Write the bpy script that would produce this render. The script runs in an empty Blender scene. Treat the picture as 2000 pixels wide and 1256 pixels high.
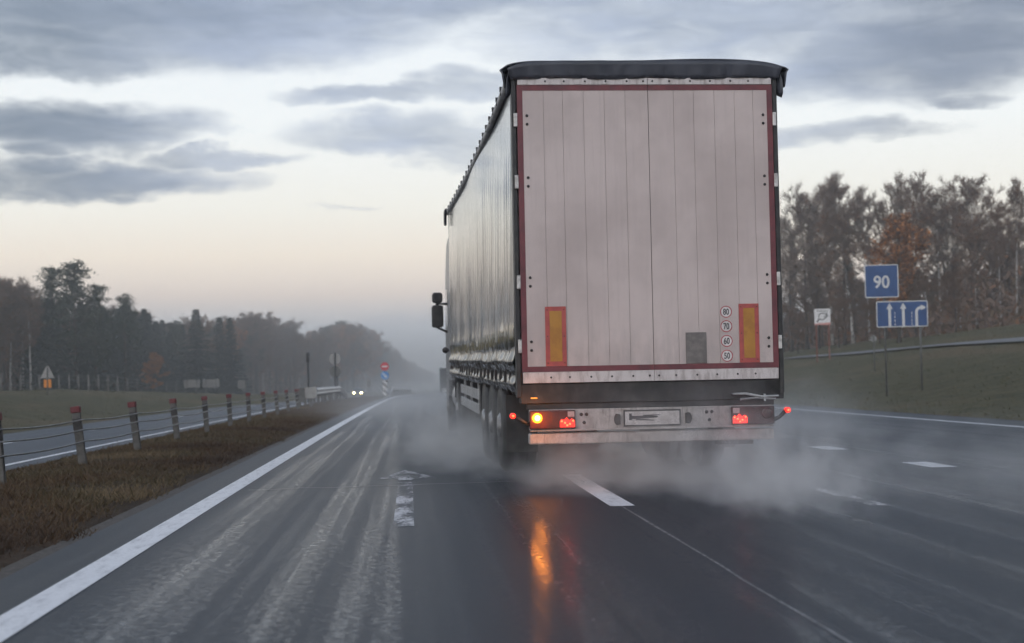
import bpy, math, random
from mathutils import Vector, Matrix, noise
PI = math.pi
R = math.radians
scene = bpy.context.scene
COL = scene.collection
rng = random.Random(7)

# ------------------------------------------------------------------ helpers
def tag(o, label=None, cat=None, group=None, kind=None):
    if label: o['label'] = label
    if cat: o['category'] = cat
    if group: o['group'] = group
    if kind: o['kind'] = kind
    return o

def empty(name, loc=(0, 0, 0), rz=0.0, parent=None):
    o = bpy.data.objects.new(name, None)
    COL.objects.link(o)
    o.location = loc
    o.rotation_euler = (0, 0, rz)
    o.empty_display_size = 0.2
    if parent: o.parent = parent
    return o

class MB:
    """collects shapes into one mesh"""
    def __init__(s, xf=None):
        s.v = []; s.f = []; s.m = []; s.sm = []; s.xf = xf
    def add(s, vs, fs, m=0, smooth=False):
        b = len(s.v)
        s.v += [tuple(v) for v in vs]
        for f in fs:
            s.f.append(tuple(b + i for i in f)); s.m.append(m); s.sm.append(smooth)
        return s
    def box(s, x0, x1, y0, y1, z0, z1, m=0):
        v = [(x0,y0,z0),(x1,y0,z0),(x1,y1,z0),(x0,y1,z0),(x0,y0,z1),(x1,y0,z1),(x1,y1,z1),(x0,y1,z1)]
        f = [(0,3,2,1),(4,5,6,7),(0,1,5,4),(1,2,6,5),(2,3,7,6),(3,0,4,7)]
        return s.add(v, f, m)
    def tube(s, pts, rad, n=6, m=0, cap=True):
        pts = [Vector(p) for p in pts]
        rs = rad if isinstance(rad, (list, tuple)) else [rad]*len(pts)
        vs = []; fs = []
        for i, p in enumerate(pts):
            a = pts[max(i-1, 0)]; b = pts[min(i+1, len(pts)-1)]
            t = (b - a)
            t = t.normalized() if t.length > 1e-9 else Vector((0, 0, 1))
            u = t.cross(Vector((0, 0, 1)) if abs(t.z) < .95 else Vector((1, 0, 0))).normalized()
            w = t.cross(u)
            for k in range(n):
                q = 2*PI*k/n
                vs.append(p + (u*math.cos(q) + w*math.sin(q))*rs[i])
        for i in range(len(pts)-1):
            for k in range(n):
                k2 = (k+1) % n
                fs.append((i*n+k, i*n+k2, (i+1)*n+k2, (i+1)*n+k))
        if cap:
            fs.append(tuple(range(n))[::-1]); fs.append(tuple((len(pts)-1)*n+k for k in range(n)))
        return s.add(vs, fs, m, True)
    def lathe(s, c, axis, prof, n=24, m=0, smooth=True):
        """prof: list of (r, t) along axis"""
        c = Vector(c); t = Vector(axis).normalized()
        u = t.cross(Vector((0, 0, 1)) if abs(t.z) < .9 else Vector((1, 0, 0))).normalized(); w = t.cross(u)
        vs = []; fs = []
        for r, h in prof:
            for k in range(n):
                q = 2*PI*k/n
                vs.append(c + t*h + (u*math.cos(q)+w*math.sin(q))*r)
        for i in range(len(prof)-1):
            for k in range(n):
                k2 = (k+1) % n
                fs.append((i*n+k, i*n+k2, (i+1)*n+k2, (i+1)*n+k))
        fs.append(tuple(range(n))[::-1]); fs.append(tuple((len(prof)-1)*n+k for k in range(n)))
        return s.add(vs, fs, m, smooth)
    def disc(s, c, axis, r, th, n=24, m=0):
        return s.lathe(c, axis, [(r, 0), (r, th)], n, m, False)
    def prism(s, poly, y0, y1, m=0, plane='xz'):
        """poly (a,b) extruded; plane xz -> along y, yz -> along x, xy -> along z"""
        def P(a, b, t):
            return (a, t, b) if plane == 'xz' else ((t, a, b) if plane == 'yz' else (a, b, t))
        n = len(poly)
        vs = [P(a, b, y0) for a, b in poly] + [P(a, b, y1) for a, b in poly]
        fs = [tuple(range(n)), tuple(range(n, 2*n))[::-1]]
        for i in range(n):
            j = (i+1) % n
            fs.append((i, i+n, j+n, j))
        return s.add(vs, fs, m)
    def ring(s, c, r0, r1, y, n=32, m=0):
        """flat ring facing -Y"""
        vs = []; fs = []
        for k in range(n):
            q = 2*PI*k/n
            vs.append((c[0]+r0*math.cos(q), y, c[1]+r0*math.sin(q)))
            vs.append((c[0]+r1*math.cos(q), y, c[1]+r1*math.sin(q)))
        for k in range(n):
            j = (k+1) % n
            fs.append((2*k, 2*k+1, 2*j+1, 2*j))
        return s.add(vs, fs, m)
    def build(s, name, mats, parent=None, bevel=0.0, loc=None):
        me = bpy.data.meshes.new(name)
        vs = [s.xf(*v) for v in s.v] if s.xf else s.v
        me.from_pydata(vs, [], s.f)
        for mt in (mats if isinstance(mats, (list, tuple)) else [mats]): me.materials.append(mt)
        me.polygons.foreach_set('material_index', s.m)
        me.polygons.foreach_set('use_smooth', s.sm)
        me.update()
        o = bpy.data.objects.new(name, me)
        COL.objects.link(o)
        if parent: o.parent = parent
        if loc: o.location = loc
        if bevel:
            b = o.modifiers.new('bevel', 'BEVEL'); b.width = bevel; b.segments = 2; b.limit_method = 'ANGLE'; b.angle_limit = R(35)
        return o

def rrect(x0, x1, z0, z1, r, n=5):
    p = []
    for cx_, cz_, a0 in ((x1-r, z0+r, -90), (x1-r, z1-r, 0), (x0+r, z1-r, 90), (x0+r, z0+r, 180)):
        for k in range(n+1):
            a = R(a0 + 90*k/n)
            p.append((cx_ + r*math.cos(a), cz_ + r*math.sin(a)))
    return p

def copy_tree(o, parent=None):
    c = o.copy(); COL.objects.link(c); c.parent = parent
    for ch in [x for x in bpy.data.objects if x.parent == o]:
        copy_tree(ch, c)
    return c

def text_mesh(body, size, offset=0.0, sx=1.0):
    """flat glyph polygons of a text, centred, in the XZ plane: (verts, faces)"""
    cu = bpy.data.curves.new('glyph', 'FONT'); cu.body = body; cu.size = size; cu.offset = offset
    cu.align_x = 'CENTER'; cu.align_y = 'CENTER'; cu.resolution_u = 6
    ob = bpy.data.objects.new('glyph', cu); COL.objects.link(ob)
    bpy.context.view_layer.update()
    me = bpy.data.meshes.new_from_object(ob.evaluated_get(bpy.context.evaluated_depsgraph_get()))
    vs = [(v.co.x*sx, 0, v.co.y) for v in me.vertices]; fs = [tuple(p.vertices) for p in me.polygons]
    zs = [v[2] for v in vs]; xs = [v[0] for v in vs]
    mz = (max(zs)+min(zs))/2; mx = (max(xs)+min(xs))/2
    vs = [(v[0]-mx, 0, v[2]-mz) for v in vs]
    bpy.data.objects.remove(ob); bpy.data.curves.remove(cu); bpy.data.meshes.remove(me)
    return vs, fs

# ------------------------------------------------------------------ materials
class NT:
    def __init__(s, tree): s.t = tree; s.n = tree.nodes; s.l = tree.links
    def node(s, typ, **kw):
        n = s.n.new(typ)
        for k, v in kw.items(): setattr(n, k, v)
        return n
    def link(s, a, b): s.l.new(a, b)
    def setin(s, sock, v):
        if hasattr(v, 'links') or isinstance(v, bpy.types.NodeSocket): s.link(v, sock)
        else: sock.default_value = v
    def math(s, op, a, b=0.0, c=0.0, clamp=False):
        n = s.node('ShaderNodeMath', operation=op, use_clamp=clamp)
        s.setin(n.inputs[0], a); s.setin(n.inputs[1], b); s.setin(n.inputs[2], c)
        return n.outputs[0]
    def smooth(s, x, a, b, lo=0.0, hi=1.0):
        n = s.node('ShaderNodeMapRange', interpolation_type='SMOOTHSTEP')
        s.setin(n.inputs[0], x)
        for i, v in enumerate((a, b, lo, hi)): n.inputs[i+1].default_value = v
        return n.outputs[0]
    def mix(s, f, a, b, mode='MIX'):
        n = s.node('ShaderNodeMix', data_type='RGBA', blend_type=mode)
        s.setin(n.inputs[0], f)
        for i, v in ((6, a), (7, b)):
            if isinstance(v, (tuple, list)): n.inputs[i].default_value = tuple(v)[:3] + (1,)
            else: s.link(v, n.inputs[i])
        return n.outputs[2]
    def noise(s, vec, scale, detail=3, rough=.55, dist=0.0):
        n = s.node('ShaderNodeTexNoise'); n.inputs['Scale'].default_value = scale
        n.inputs['Detail'].default_value = detail; n.inputs['Roughness'].default_value = rough; n.inputs['Distortion'].default_value = dist
        if vec is not None: s.link(vec, n.inputs['Vector'])
        return n.outputs['Fac']
    def mapping(s, vec, sc=(1, 1, 1), loc=(0, 0, 0)):
        n = s.node('ShaderNodeMapping'); n.inputs['Scale'].default_value = sc; n.inputs['Location'].default_value = loc
        s.link(vec, n.inputs['Vector']); return n.outputs[0]
    def bump(s, h, strength, dist=.02, normal=None):
        n = s.node('ShaderNodeBump'); n.inputs['Strength'].default_value = strength; n.inputs['Distance'].default_value = dist
        s.link(h, n.inputs['Height'])
        if normal is not None: s.link(normal, n.inputs['Normal'])
        return n.outputs[0]

def new_mat(name):
    m = bpy.data.materials.new(name); m.use_nodes = True
    t = NT(m.node_tree); p = m.node_tree.nodes['Principled BSDF']
    return m, t, p

def mat(name, c, rough=.5, metal=0.0, c2=None, scale=6.0, sc=(1, 1, 1), lo=.4, hi=.65, bump=0.0, bscale=40, spec=.5, rvar=.12, emis=None, estr=0.0):
    m, t, p = new_mat(name)
    tc = t.node('ShaderNodeTexCoord').outputs['Object']
    mp = t.mapping(tc, sc)
    n = t.noise(mp, scale, 5, .6)
    c2 = c2 if c2 else tuple(x*.72 for x in c)
    t.link(t.mix(t.smooth(n, lo, hi), c, c2), p.inputs['Base Color'])
    r = t.math('MULTIPLY_ADD', n, rvar*2, rough-rvar, clamp=True); t.link(r, p.inputs['Roughness'])
    p.inputs['Metallic'].default_value = metal
    p.inputs['Specular IOR Level'].default_value = spec
    if bump:
        t.link(t.bump(t.noise(tc, bscale, 3), bump, .01), p.inputs['Normal'])
    if emis:
        p.inputs['Emission Color'].default_value = tuple(emis)+(1,); p.inputs['Emission Strength'].default_value = estr
    return m

def leafmat(name, c, c2, rough=.7, scale=.35, transl=True):
    """foliage: colour varies per clump (noise in space) and per object"""
    m, t, p = new_mat(name)
    tc = t.node('ShaderNodeTexCoord').outputs['Object']
    n = t.noise(tc, scale, 4, .7)
    oi = t.node('ShaderNodeObjectInfo').outputs['Random']
    f = t.math('ADD', t.smooth(n, .35, .65), t.math('MULTIPLY_ADD', oi, .6, -.3), clamp=True)
    t.link(t.mix(f, c, c2), p.inputs['Base Color']); p.inputs['Roughness'].default_value = rough
    p.inputs['Specular IOR Level'].default_value = .2
    return m

M = {}
# truck door panel: off-white sheet with road dirt and faint vertical streaks
def door_mat():
    m, t, p = new_mat('door_sheet')
    tc = t.node('ShaderNodeTexCoord').outputs['Object']
    big = t.noise(tc, .9, 4, .6)
    streak = t.noise(t.mapping(tc, (14, 1, .5)), 2.0, 5, .65)
    fine = t.noise(tc, 140, 2, .7)
    z = t.node('ShaderNodeSeparateXYZ'); t.link(tc, z.inputs[0])
    c = t.mix(t.smooth(big, .38, .66), (.62, .52, .495), (.49, .405, .385))
    c = t.mix(t.math('MULTIPLY', t.smooth(streak, .46, .75), .22), c, (.38, .31, .30))
    c = t.mix(t.math('MULTIPLY', t.smooth(fine, .42, .72), .45), c, (.36, .31, .30))
    low = t.smooth(z.outputs['Z'], 1.9, 1.0)
    c = t.mix(t.math('MULTIPLY', low, t.math('MULTIPLY', t.smooth(t.noise(t.mapping(tc, (2.5, 1, 1)), 3, 5, .65), .35, .7), .6)), c, (.33, .29, .28))
    t.link(c, p.inputs['Base Color']); p.inputs['Roughness'].default_value = .55
    p.inputs['Specular IOR Level'].default_value = .35
    t.link(t.bump(fine, .05, .004), p.inputs['Normal'])
    return m
M['door'] = door_mat()
def dirty_white():
    m, t, p = new_mat('dirty_white_metal')
    tc = t.node('ShaderNodeTexCoord').outputs['Object']
    st = t.noise(t.mapping(tc, (26, 26, 3)), 1.6, 5, .75)
    bl = t.noise(tc, 7, 5, .7)
    c = t.mix(t.smooth(bl, .35, .7), (.47, .43, .415), (.29, .255, .24))
    c = t.mix(t.math('MULTIPLY', t.smooth(st, .52, .68), .7), c, (.11, .09, .08))
    t.link(c, p.inputs['Base Color']); p.inputs['Roughness'].default_value = .55
    return m
M['dirty'] = dirty_white()
M['rail_white'] = mat('end_rail_white', (.58, .53, .52), .5, c2=(.36, .31, .30), scale=9, sc=(2, 1, .6), lo=.42, hi=.72)
M['red_tape'] = mat('red_tape', (.165, .036, .045), .5, c2=(.11, .030, .038), scale=5)
M['seam'] = mat('seam_rubber', (.15, .13, .125), .7)
M['silver'] = mat('silver_hinge', (.55, .53, .52), .4, .6, c2=(.33, .31, .30), scale=12)
M['bolt'] = mat('bolt_dark', (.035, .03, .03), .5, .3)
M['tarp'] = mat('black_tarp', (.045, .048, .062), .42, c2=(.066, .07, .088), scale=4, bump=.15, bscale=9)
M['black'] = mat('black_metal', (.018, .018, .02), .45, .2, c2=(.04, .038, .038), scale=8)
M['chassis'] = mat('chassis_grime', (.022, .021, .022), .6, .1, c2=(.05, .046, .045), scale=7, sc=(1, 1, .6))
M['rubber'] = mat('tyre_rubber', (.02, .02, .021), .55, c2=(.04, .039, .038), scale=10, bump=.3, bscale=60)
M['rim'] = mat('wheel_rim', (.35, .35, .36), .45, .7, c2=(.16, .15, .15), scale=8)
M['orange_ref'] = mat('orange_reflector', (.44, .205, .032), .5, c2=(.36, .155, .028), scale=7)
M['red_ref'] = mat('red_reflector', (.43, .08, .07), .5, c2=(.33, .065, .06), scale=9)
M['grey_patch'] = mat('grey_patch', (.135, .12, .115), .6, c2=(.19, .17, .16), scale=14)
M['white_sticker'] = mat('white_sticker', (.66, .62, .61), .45, c2=(.52, .48, .47), scale=10)
M['sticker_red'] = mat('sticker_red', (.42, .08, .09), .5)
M['sticker_black'] = mat('sticker_black', (.03, .028, .035), .5)
M['amber'] = mat('amber_lit', (.8, .3, .02), .3, emis=(1, .20, .008), estr=9)
M['amber_core'] = mat('amber_core_lit', (1, .7, .3), .3, emis=(1, .42, .06), estr=22)
M['amber_dim'] = mat('amber_reflex_glow', (.7, .28, .04), .3, emis=(1, .35, .05), estr=1.2)  # emission imitates light thrown back by the reflector, which is no lamp
M['red_lit'] = mat('red_lamp_lit', (.6, .02, .02), .3, c2=(.4, .01, .01), scale=30, emis=(1, .035, .022), estr=1.6)
M['red_spot'] = mat('red_lamp_bulb', (.9, .2, .1), .3, emis=(1, .10, .03), estr=4.5)
M['red_dark'] = mat('red_lens_dark', (.055, .013, .013), .2, c2=(.035, .011, .011), scale=20)
M['clear_lens'] = mat('clear_lens', (.42, .38, .38), .15, c2=(.3, .27, .27))
M['plate'] = mat('plate_white', (.55, .51, .50), .5, c2=(.40, .36, .35), scale=9)
M['cab'] = mat('cab_paint', (.30, .31, .33), .3, .2)
M['glass'] = mat('dark_glass', (.02, .025, .03), .08, spec=.6)
M['rail_alu'] = mat('roof_rail_aluminium', (.42, .42, .43), .5, .3, c2=(.26, .26, .27), scale=5)
M['alu'] = mat('aluminium_guard', (.50, .51, .53), .4, .7, c2=(.34, .34, .35), scale=6)

def curtain_mat():
    m, t, p = new_mat('curtain_vinyl')
    tc = t.node('ShaderNodeTexCoord').outputs['Object']
    n = t.noise(t.mapping(tc, (1, 1.6, .35)), 1.4, 5, .65)
    z = t.node('ShaderNodeSeparateXYZ'); t.link(tc, z.inputs[0])
    hem = t.math('MULTIPLY', t.smooth(z.outputs['Z'], 1.40, 1.44), t.smooth(z.outputs['Z'], 1.60, 1.55))
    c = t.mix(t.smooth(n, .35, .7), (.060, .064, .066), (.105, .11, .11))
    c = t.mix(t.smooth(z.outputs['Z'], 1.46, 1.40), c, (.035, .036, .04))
    c = t.mix(t.math('MULTIPLY', hem, .75), c, (.24, .20, .12))
    t.link(c, p.inputs['Base Color'])
    r = t.math('MULTIPLY_ADD', t.noise(t.mapping(tc, (1, 3, .6)), 3, 4), .22, .03); t.link(r, p.inputs['Roughness'])
    p.inputs['Specular IOR Level'].default_value = .7
    p.inputs['Coat Weight'].default_value = .4; p.inputs['Coat Roughness'].default_value = .06
    b = t.bump(t.noise(t.mapping(tc, (1, 6, .45)), 2.2, 4, .6), .12, .03)
    t.link(t.bump(t.noise(tc, 60, 3), .05, .004, b), p.inputs['Normal'])
    return m
M['curtain'] = curtain_mat()

def asphalt_mat(name, base=(.015, .0195, .027), wet=.5, spec=.64):
    m, t, p = new_mat(name)
    tc = t.node('ShaderNodeTexCoord').outputs['Object']
    fine = t.noise(tc, 75, 3, .75)
    agg = t.noise(t.mapping(tc, (1, .9, 1)), 21, 5, .78)
    lane = t.noise(t.mapping(tc, (1.1, .006, 1)), 1.7, 3, .5)
    track = t.noise(t.mapping(tc, (4.5, .035, 1)), 1.6, 4, .65)
    patch = t.noise(t.mapping(tc, (1, .25, 1)), .55, 3, .5)
    c = t.mix(t.smooth(fine, .35, .7), base, tuple(x*1.9 for x in base))
    c = t.mix(t.math('MULTIPLY', t.smooth(lane, .45, .6), .35), c, tuple(x*.55 for x in base))
    t.link(c, p.inputs['Base Color'])
    s = t.math('ADD', t.math('MULTIPLY', t.smooth(lane, .40, .62), .45), t.math('MULTIPLY', t.smooth(track, .34, .70), .38))
    s = t.math('ADD', s, t.math('MULTIPLY_ADD', patch, .5, -.25))
    s = t.math('ADD', s, t.math('MULTIPLY_ADD', agg, 2.4, -1.30), clamp=True)
    p.inputs['Roughness'].default_value = .46; p.inputs['Specular IOR Level'].default_value = .10
    p.inputs['Coat Tint'].default_value = (.70, .85, 1, 1)
    h = t.math('ADD', t.math('MULTIPLY', fine, .35), t.math('MULTIPLY', agg, .65))
    t.link(t.bump(h, wet, .010), p.inputs['Normal'])
    xs = t.node('ShaderNodeSeparateXYZ'); t.link(tc, xs.inputs[0])
    edge = t.smooth(xs.outputs['X'], -1.95, -1.45, .22, 1.0)
    mott = t.noise(t.mapping(tc, (1, 1.6, 1)), 9, 4, .7)
    s = t.math('ADD', s, t.math('MULTIPLY_ADD', mott, .45, -.22), clamp=True)
    s = t.smooth(s, .12, 1.1)
    t.link(t.math('MULTIPLY', edge, t.math('MULTIPLY_ADD', s, spec, .05)), p.inputs['Coat Weight'])
    p.inputs['Coat Roughness'].default_value = .10; p.inputs['Coat IOR'].default_value = 1.33
    t.link(t.bump(t.math('ADD', agg, fine), .07, .010), p.inputs['Coat Normal'])
    return m
M['asphalt'] = asphalt_mat('wet_asphalt')
M['asphalt2'] = asphalt_mat('wet_asphalt_opposite', (.026, .034, .048), .6, .30)

def paint_mat():
    m, t, p = new_mat('road_paint')
    tc = t.node('ShaderNodeTexCoord').outputs['Object']
    n = t.noise(t.mapping(tc, (6, 1.2, 1)), 2.4, 5, .7)
    f = t.noise(tc, 40, 3, .7)
    c = t.mix(t.smooth(n, .45, .75), (.70, .70, .73), (.42, .42, .45))
    c = t.mix(t.math('MULTIPLY', t.smooth(f, .56, .72), .6), c, (.12, .12, .13))
    t.link(c, p.inputs['Base Color']); p.inputs['Roughness'].default_value = .42
    t.link(t.bump(f, .25, .006), p.inputs['Normal'])
    return m
M['paint'] = paint_mat()
def worn_mat():
    m, t, p = new_mat('worn_road_paint')
    tc = t.node('ShaderNodeTexCoord').outputs['Object']
    f = t.noise(tc, 26, 4, .75); n = t.noise(t.mapping(tc, (4, 1, 1)), 1.5, 4, .6)
    k = t.smooth(t.math('ADD', t.math('MULTIPLY', f, .5), t.math('MULTIPLY', n, .5)), .40, .56)
    p.inputs['Base Color'].default_value = (.50, .50, .53, 1); p.inputs['Roughness'].default_value = .45
    t.link(t.math('SUBTRACT', 1.0, k), p.inputs['Alpha'])
    t.link(t.bump(f, .3, .008), p.inputs['Normal'])
    return m
M['worn'] = worn_mat()
M['seamline'] = mat('road_joint', (.19, .19, .20), .55, c2=(.05, .05, .055), scale=12, lo=.35, hi=.7)
M['crack'] = mat('road_crack', (.010, .010, .011), .3)

def ground_mat():
    m, t, p = new_mat('grass_ground')
    tc = t.node('ShaderNodeTexCoord').outputs['Object']
    big = t.noise(t.mapping(tc, (1, .5, 1)), .12, 5, .65)
    mid = t.noise(tc, 1.1, 5, .7); fine = t.noise(tc, 14, 4, .75)
    xyz = t.node('ShaderNodeSeparateXYZ'); t.link(tc, xyz.inputs[0])
    c = t.mix(t.smooth(mid, .35, .68), (.072, .070, .036), (.130, .114, .062))
    c = t.mix(t.smooth(big, .48, .66), c, (.15, .115, .066))
    c = t.mix(t.math('MULTIPLY', t.smooth(fine, .4, .7), .55), c, (.045, .047, .027))
    med = t.math('MULTIPLY', t.smooth(xyz.outputs['X'], -5.6, -5.1), t.smooth(xyz.outputs['X'], -1.9, -2.3))
    brown = t.mix(t.smooth(mid, .35, .65), (.052, .034, .022), (.092, .060, .038))
    brown = t.mix(t.math('MULTIPLY', t.smooth(fine, .42, .66), .6), brown, (.016, .012, .009))
    c = t.mix(med, c, brown)
    t.link(c, p.inputs['Base Color']); p.inputs['Roughness'].default_value = .85; p.inputs['Specular IOR Level'].default_value = .15
    t.link(t.bump(t.math('ADD', fine, mid), .9, .12), p.inputs['Normal'])
    return m
M['ground'] = ground_mat()
M['gravel'] = mat('verge_gravel', (.075, .062, .052), .8, c2=(.035, .028, .023), scale=22, bump=.8, bscale=35)
M['path'] = mat('path_gravel', (.14, .138, .142), .7, c2=(.11, .105, .10), scale=3)

def attr_mat(name, cols, rough=.75):
    """blade colours from a per-corner random attribute"""
    m, t, p = new_mat(name)
    a = t.node('ShaderNodeAttribute', attribute_name='tint').outputs['Fac']
    r = t.node('ShaderNodeValToRGB'); t.link(a, r.inputs[0])
    el = r.color_ramp.elements
    while len(el) < len(cols): el.new(.5)
    for i, c in enumerate(cols):
        el[i].position = i/(len(cols)-1); el[i].color = tuple(c)+(1,)
    t.link(r.outputs[0], p.inputs['Base Color']); p.inputs['Roughness'].default_value = rough; p.inputs['Specular IOR Level'].default_value = .2
    return m
M['weed'] = attr_mat('dry_weeds', [(.048, .030, .020), (.084, .050, .030), (.125, .082, .045), (.064, .056, .030), (.19, .135, .08)])
M['blade'] = attr_mat('bank_grass', [(.055, .058, .028), (.082, .084, .040), (.105, .10, .050), (.16, .13, .072), (.095, .072, .042)])

# foliage
M['bark_birch'] = mat('birch_bark', (.50, .47, .44), .7, c2=(.10, .085, .08), scale=3, sc=(1, 1, 2.2), lo=.45, hi=.62)
M['bark_dark'] = mat('dark_bark', (.045, .037, .032), .85, c2=(.075, .062, .052), scale=5, sc=(1, 1, .3))
M['bark_pine'] = mat('pine_bark', (.10, .055, .033), .85, c2=(.05, .035, .027), scale=4, sc=(1, 1, .4))
M['twig'] = leafmat('bare_twigs', (.135, .088, .066), (.19, .128, .095))
M['leaf_rust'] = leafmat('rusty_leaves', (.27, .125, .058), (.17, .088, .048))
M['leaf_brown'] = leafmat('brown_leaves', (.165, .105, .062), (.11, .078, .048))
M['leaf_orange'] = leafmat('orange_leaves', (.50, .20, .062), (.33, .135, .048))
M['leaf_olive'] = leafmat('olive_leaves', (.085, .078, .045), (.06, .06, .035))
M['needle_pine'] = leafmat('pine_needles', (.036, .050, .032), (.058, .066, .042))
M['needle_spruce'] = leafmat('spruce_needles', (.028, .040, .032), (.046, .056, .042))

# posts, signs
M['post'] = mat('galvanised_post', (.105, .10, .095), .6, .1, c2=(.06, .058, .055), scale=14)
M['post_red'] = mat('red_post_cap', (.125, .011, .017), .45, c2=(.085, .010, .014), scale=9)
M['cable'] = mat('steel_cable', (.13, .135, .14), .4, .7)
M['galv'] = mat('galvanised_beam', (.42, .43, .45), .38, .65, c2=(.28, .28, .29), scale=4)
M['sign_grey'] = mat('sign_back_grey', (.30, .295, .285), .5, .3, c2=(.23, .22, .215), scale=6)
M['board_grey'] = mat('board_back_grey', (.17, .165, .16), .6, .2, c2=(.13, .125, .12), scale=5)
M['sign_dark'] = mat('sign_back_dark', (.12, .12, .115), .55, .2)
M['sign_white'] = mat('sign_white', (.72, .71, .71), .45, c2=(.60, .58, .58))
M['sign_letter'] = mat('sign_letter_white', (.60, .60, .60), .45, c2=(.52, .52, .52))
M['sign_blue'] = mat('sign_blue', (.017, .066, .205), .4, c2=(.014, .054, .17), scale=3)
M['sign_blue_far'] = mat('sign_blue_bright', (.03, .22, .55), .4)
M['sign_red'] = mat('sign_red', (.55, .02, .04), .4)
M['sign_orange'] = mat('sign_orange', (.70, .24, .02), .5, c2=(.58, .19, .02))
M['sign_pink'] = mat('sign_pink', (.62, .30, .27), .5)
M['rust_leg'] = mat('rusty_leg', (.20, .055, .030), .6)
M['head_lit'] = mat('headlight_lit', (1, .95, .8), .2, emis=(1, .80, .38), estr=22)
M['car_paint'] = mat('car_paint', (.10, .11, .12), .25, .4)
M['wood_post'] = mat('weathered_fence_post', (.19, .175, .16), .8, c2=(.12, .11, .10), scale=6)

# ------------------------------------------------------------------ place functions
def cx(d):
    if d <= 0: return 0.0
    if d < 500: return 8.4e-5*d*d
    return 8.4e-5*250000 + 8.4e-2*(d-500)
def dip(d):
    if d < 70: return 0.0
    if d < 110: return -.0078*(d-70)**2/80
    if d < 600: return -.0078*(d-90)
    return -.0078*510
def lerp_tab(tab, x):
    if x <= tab[0][0]: return tab[0][1]
    for (a, va), (b, vb) in zip(tab, tab[1:]):
        if x <= b:
            k = (x-a)/(b-a); return va + (vb-va)*k
    return tab[-1][1]
RIGHT = [(12.0, 0), (13.2, -.12), (15, -.15), (18, .12), (24, 1.2), (29, 2.2), (31.8, 2.55), (38, 3.5), (45, 4.5), (60, 5.2), (120, 6.5), (400, 8)]
LEFT = [(0, 0), (5.2, .0), (12.6, -.36), (13.6, -.42), (15.5, -.30), (18.5, .2), (24, .98), (30, 1.1), (50, 1.3), (80, 2.0), (200, 4.0), (500, 6)]
def gh(s, d):
    if s >= 0: z = lerp_tab(RIGHT, s)
    else:
        z = lerp_tab(LEFT, -s)
        if z > 0 and -s < 80 and d > 90: z *= max(.35, 1 - (d-90)/170)
        if -5.0 < s < -2.4: z += .05*math.sin((s+5.0)/2.6*PI)
    if s > 18 and d > 200: z *= max(.5, 1 - (d-200)/500)
    if abs(s) > 13.5:
        z += (noise.noise(Vector((s*.12, d*.05, 3))) - .0)*.22 * min(1, (abs(s)-13.5)/6)
    return z + dip(d)
def W(s, d, dz=0.0):
    return (s + cx(d), d, gh(s, d) + dz)

def road_lvl(s, d):
    """surface of the carriageways (crossfall on the opposite one)"""
    z = dip(d)
    if s < -5.0: z += lerp_tab(LEFT, -min(-s, 12.6) if False else min(-s, 12.6))
    return z

DROWS = [-30, -20, -10, -4, 0] + [2*i for i in range(1, 60)] + [120+5*i for i in range(0, 30)] + [270+15*i for i in range(0, 30)] + [720+60*i for i in range(0, 40)]
def strip(name, s_list, mat_, dz, d0=-30, d1=1500, step=None, kind='structure', jitter=0.0):
    rows = [d for d in DROWS if d0 < d < d1]
    rows = [d0] + rows + [d1]
    if step:
        n = max(1, int((d1-d0)/step)); rows = [d0 + (d1-d0)*i/n for i in range(n+1)]
    mb = MB(); vs = []; fs = []
    for r_, d in enumerate(rows):
        for k, s in enumerate(s_list):
            ss = s(d) if callable(s) else s
            if jitter and k in (0, len(s_list)-1): ss += (noise.noise(Vector((d*.9, k*7.3, 1.1))))*jitter + (noise.noise(Vector((d*4.1, k*3.3, 5.1))))*jitter*.6
            vs.append((ss + cx(d), d, road_lvl(ss, d) + dz))
    n = len(s_list)
    for i in range(len(rows)-1):
        for k in range(n-1):
            fs.append((i*n+k, i*n+k+1, (i+1)*n+k+1, (i+1)*n+k))
    mb.add(vs, fs, 0)
    o = mb.build(name, mat_)
    return tag(o, kind=kind)

# ------------------------------------------------------------------ ground, roads, markings
gs = [-900, -500, -300, -200, -140, -100, -80, -65, -50, -44, -38, -33, -29, -26, -24, -22, -20, -18.5, -17, -15.5, -14.4, -13.6, -12.8, -12.55, -9, -5.25, -5.05, -4.4, -3.7, -3.0, -2.45, -2.2, 0, 4, 8, 12.0, 12.4, 13.2, 14, 15, 16.5, 18, 19.5, 21, 23, 25, 27, 29, 30.2, 31.5, 33, 35, 38, 41, 45, 50, 60, 80, 120, 200, 400, 900]
def on_road(s, d):
    return (-12.6 - (4 if d > 150 else 0) <= s <= -5.2) or (-2.3 <= s <= 12.0)
mb = MB(); vs = []; fs = []
for d in DROWS:
    for s in gs:
        z = gh(s, d)
        if on_road(s, d): z = road_lvl(s, d) - .05
        vs.append((s + cx(d), d, z))
n = len(gs)
for i in range(len(DROWS)-1):
    for k in range(n-1):
        fs.append((i*n+k, i*n+k+1, (i+1)*n+k+1, (i+1)*n+k))
mb.add(vs, fs, 0, True)
tag(mb.build('ground', M['ground']), kind='structure')

strip('road', [-2.27, -1, 0, 2, 4, 6, 8, 10, 12.05], M['asphalt'], 0.0, jitter=.05)
wid = lambda d: -12.5 - 4.5*min(1, max(0, (d-140)/60))
strip('opposite_road', [wid, -10.5, -8, -6.5, -5.12], M['asphalt2'], 0.0)
strip('median_crossover', [-5.2, -3.7, -2.2], M['asphalt'], .012, 98, 129)
strip('verge_gravel', [-2.85, -2.5, -2.1], M['gravel'], -.006, -30, 96, step=.25, jitter=.16)
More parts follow.
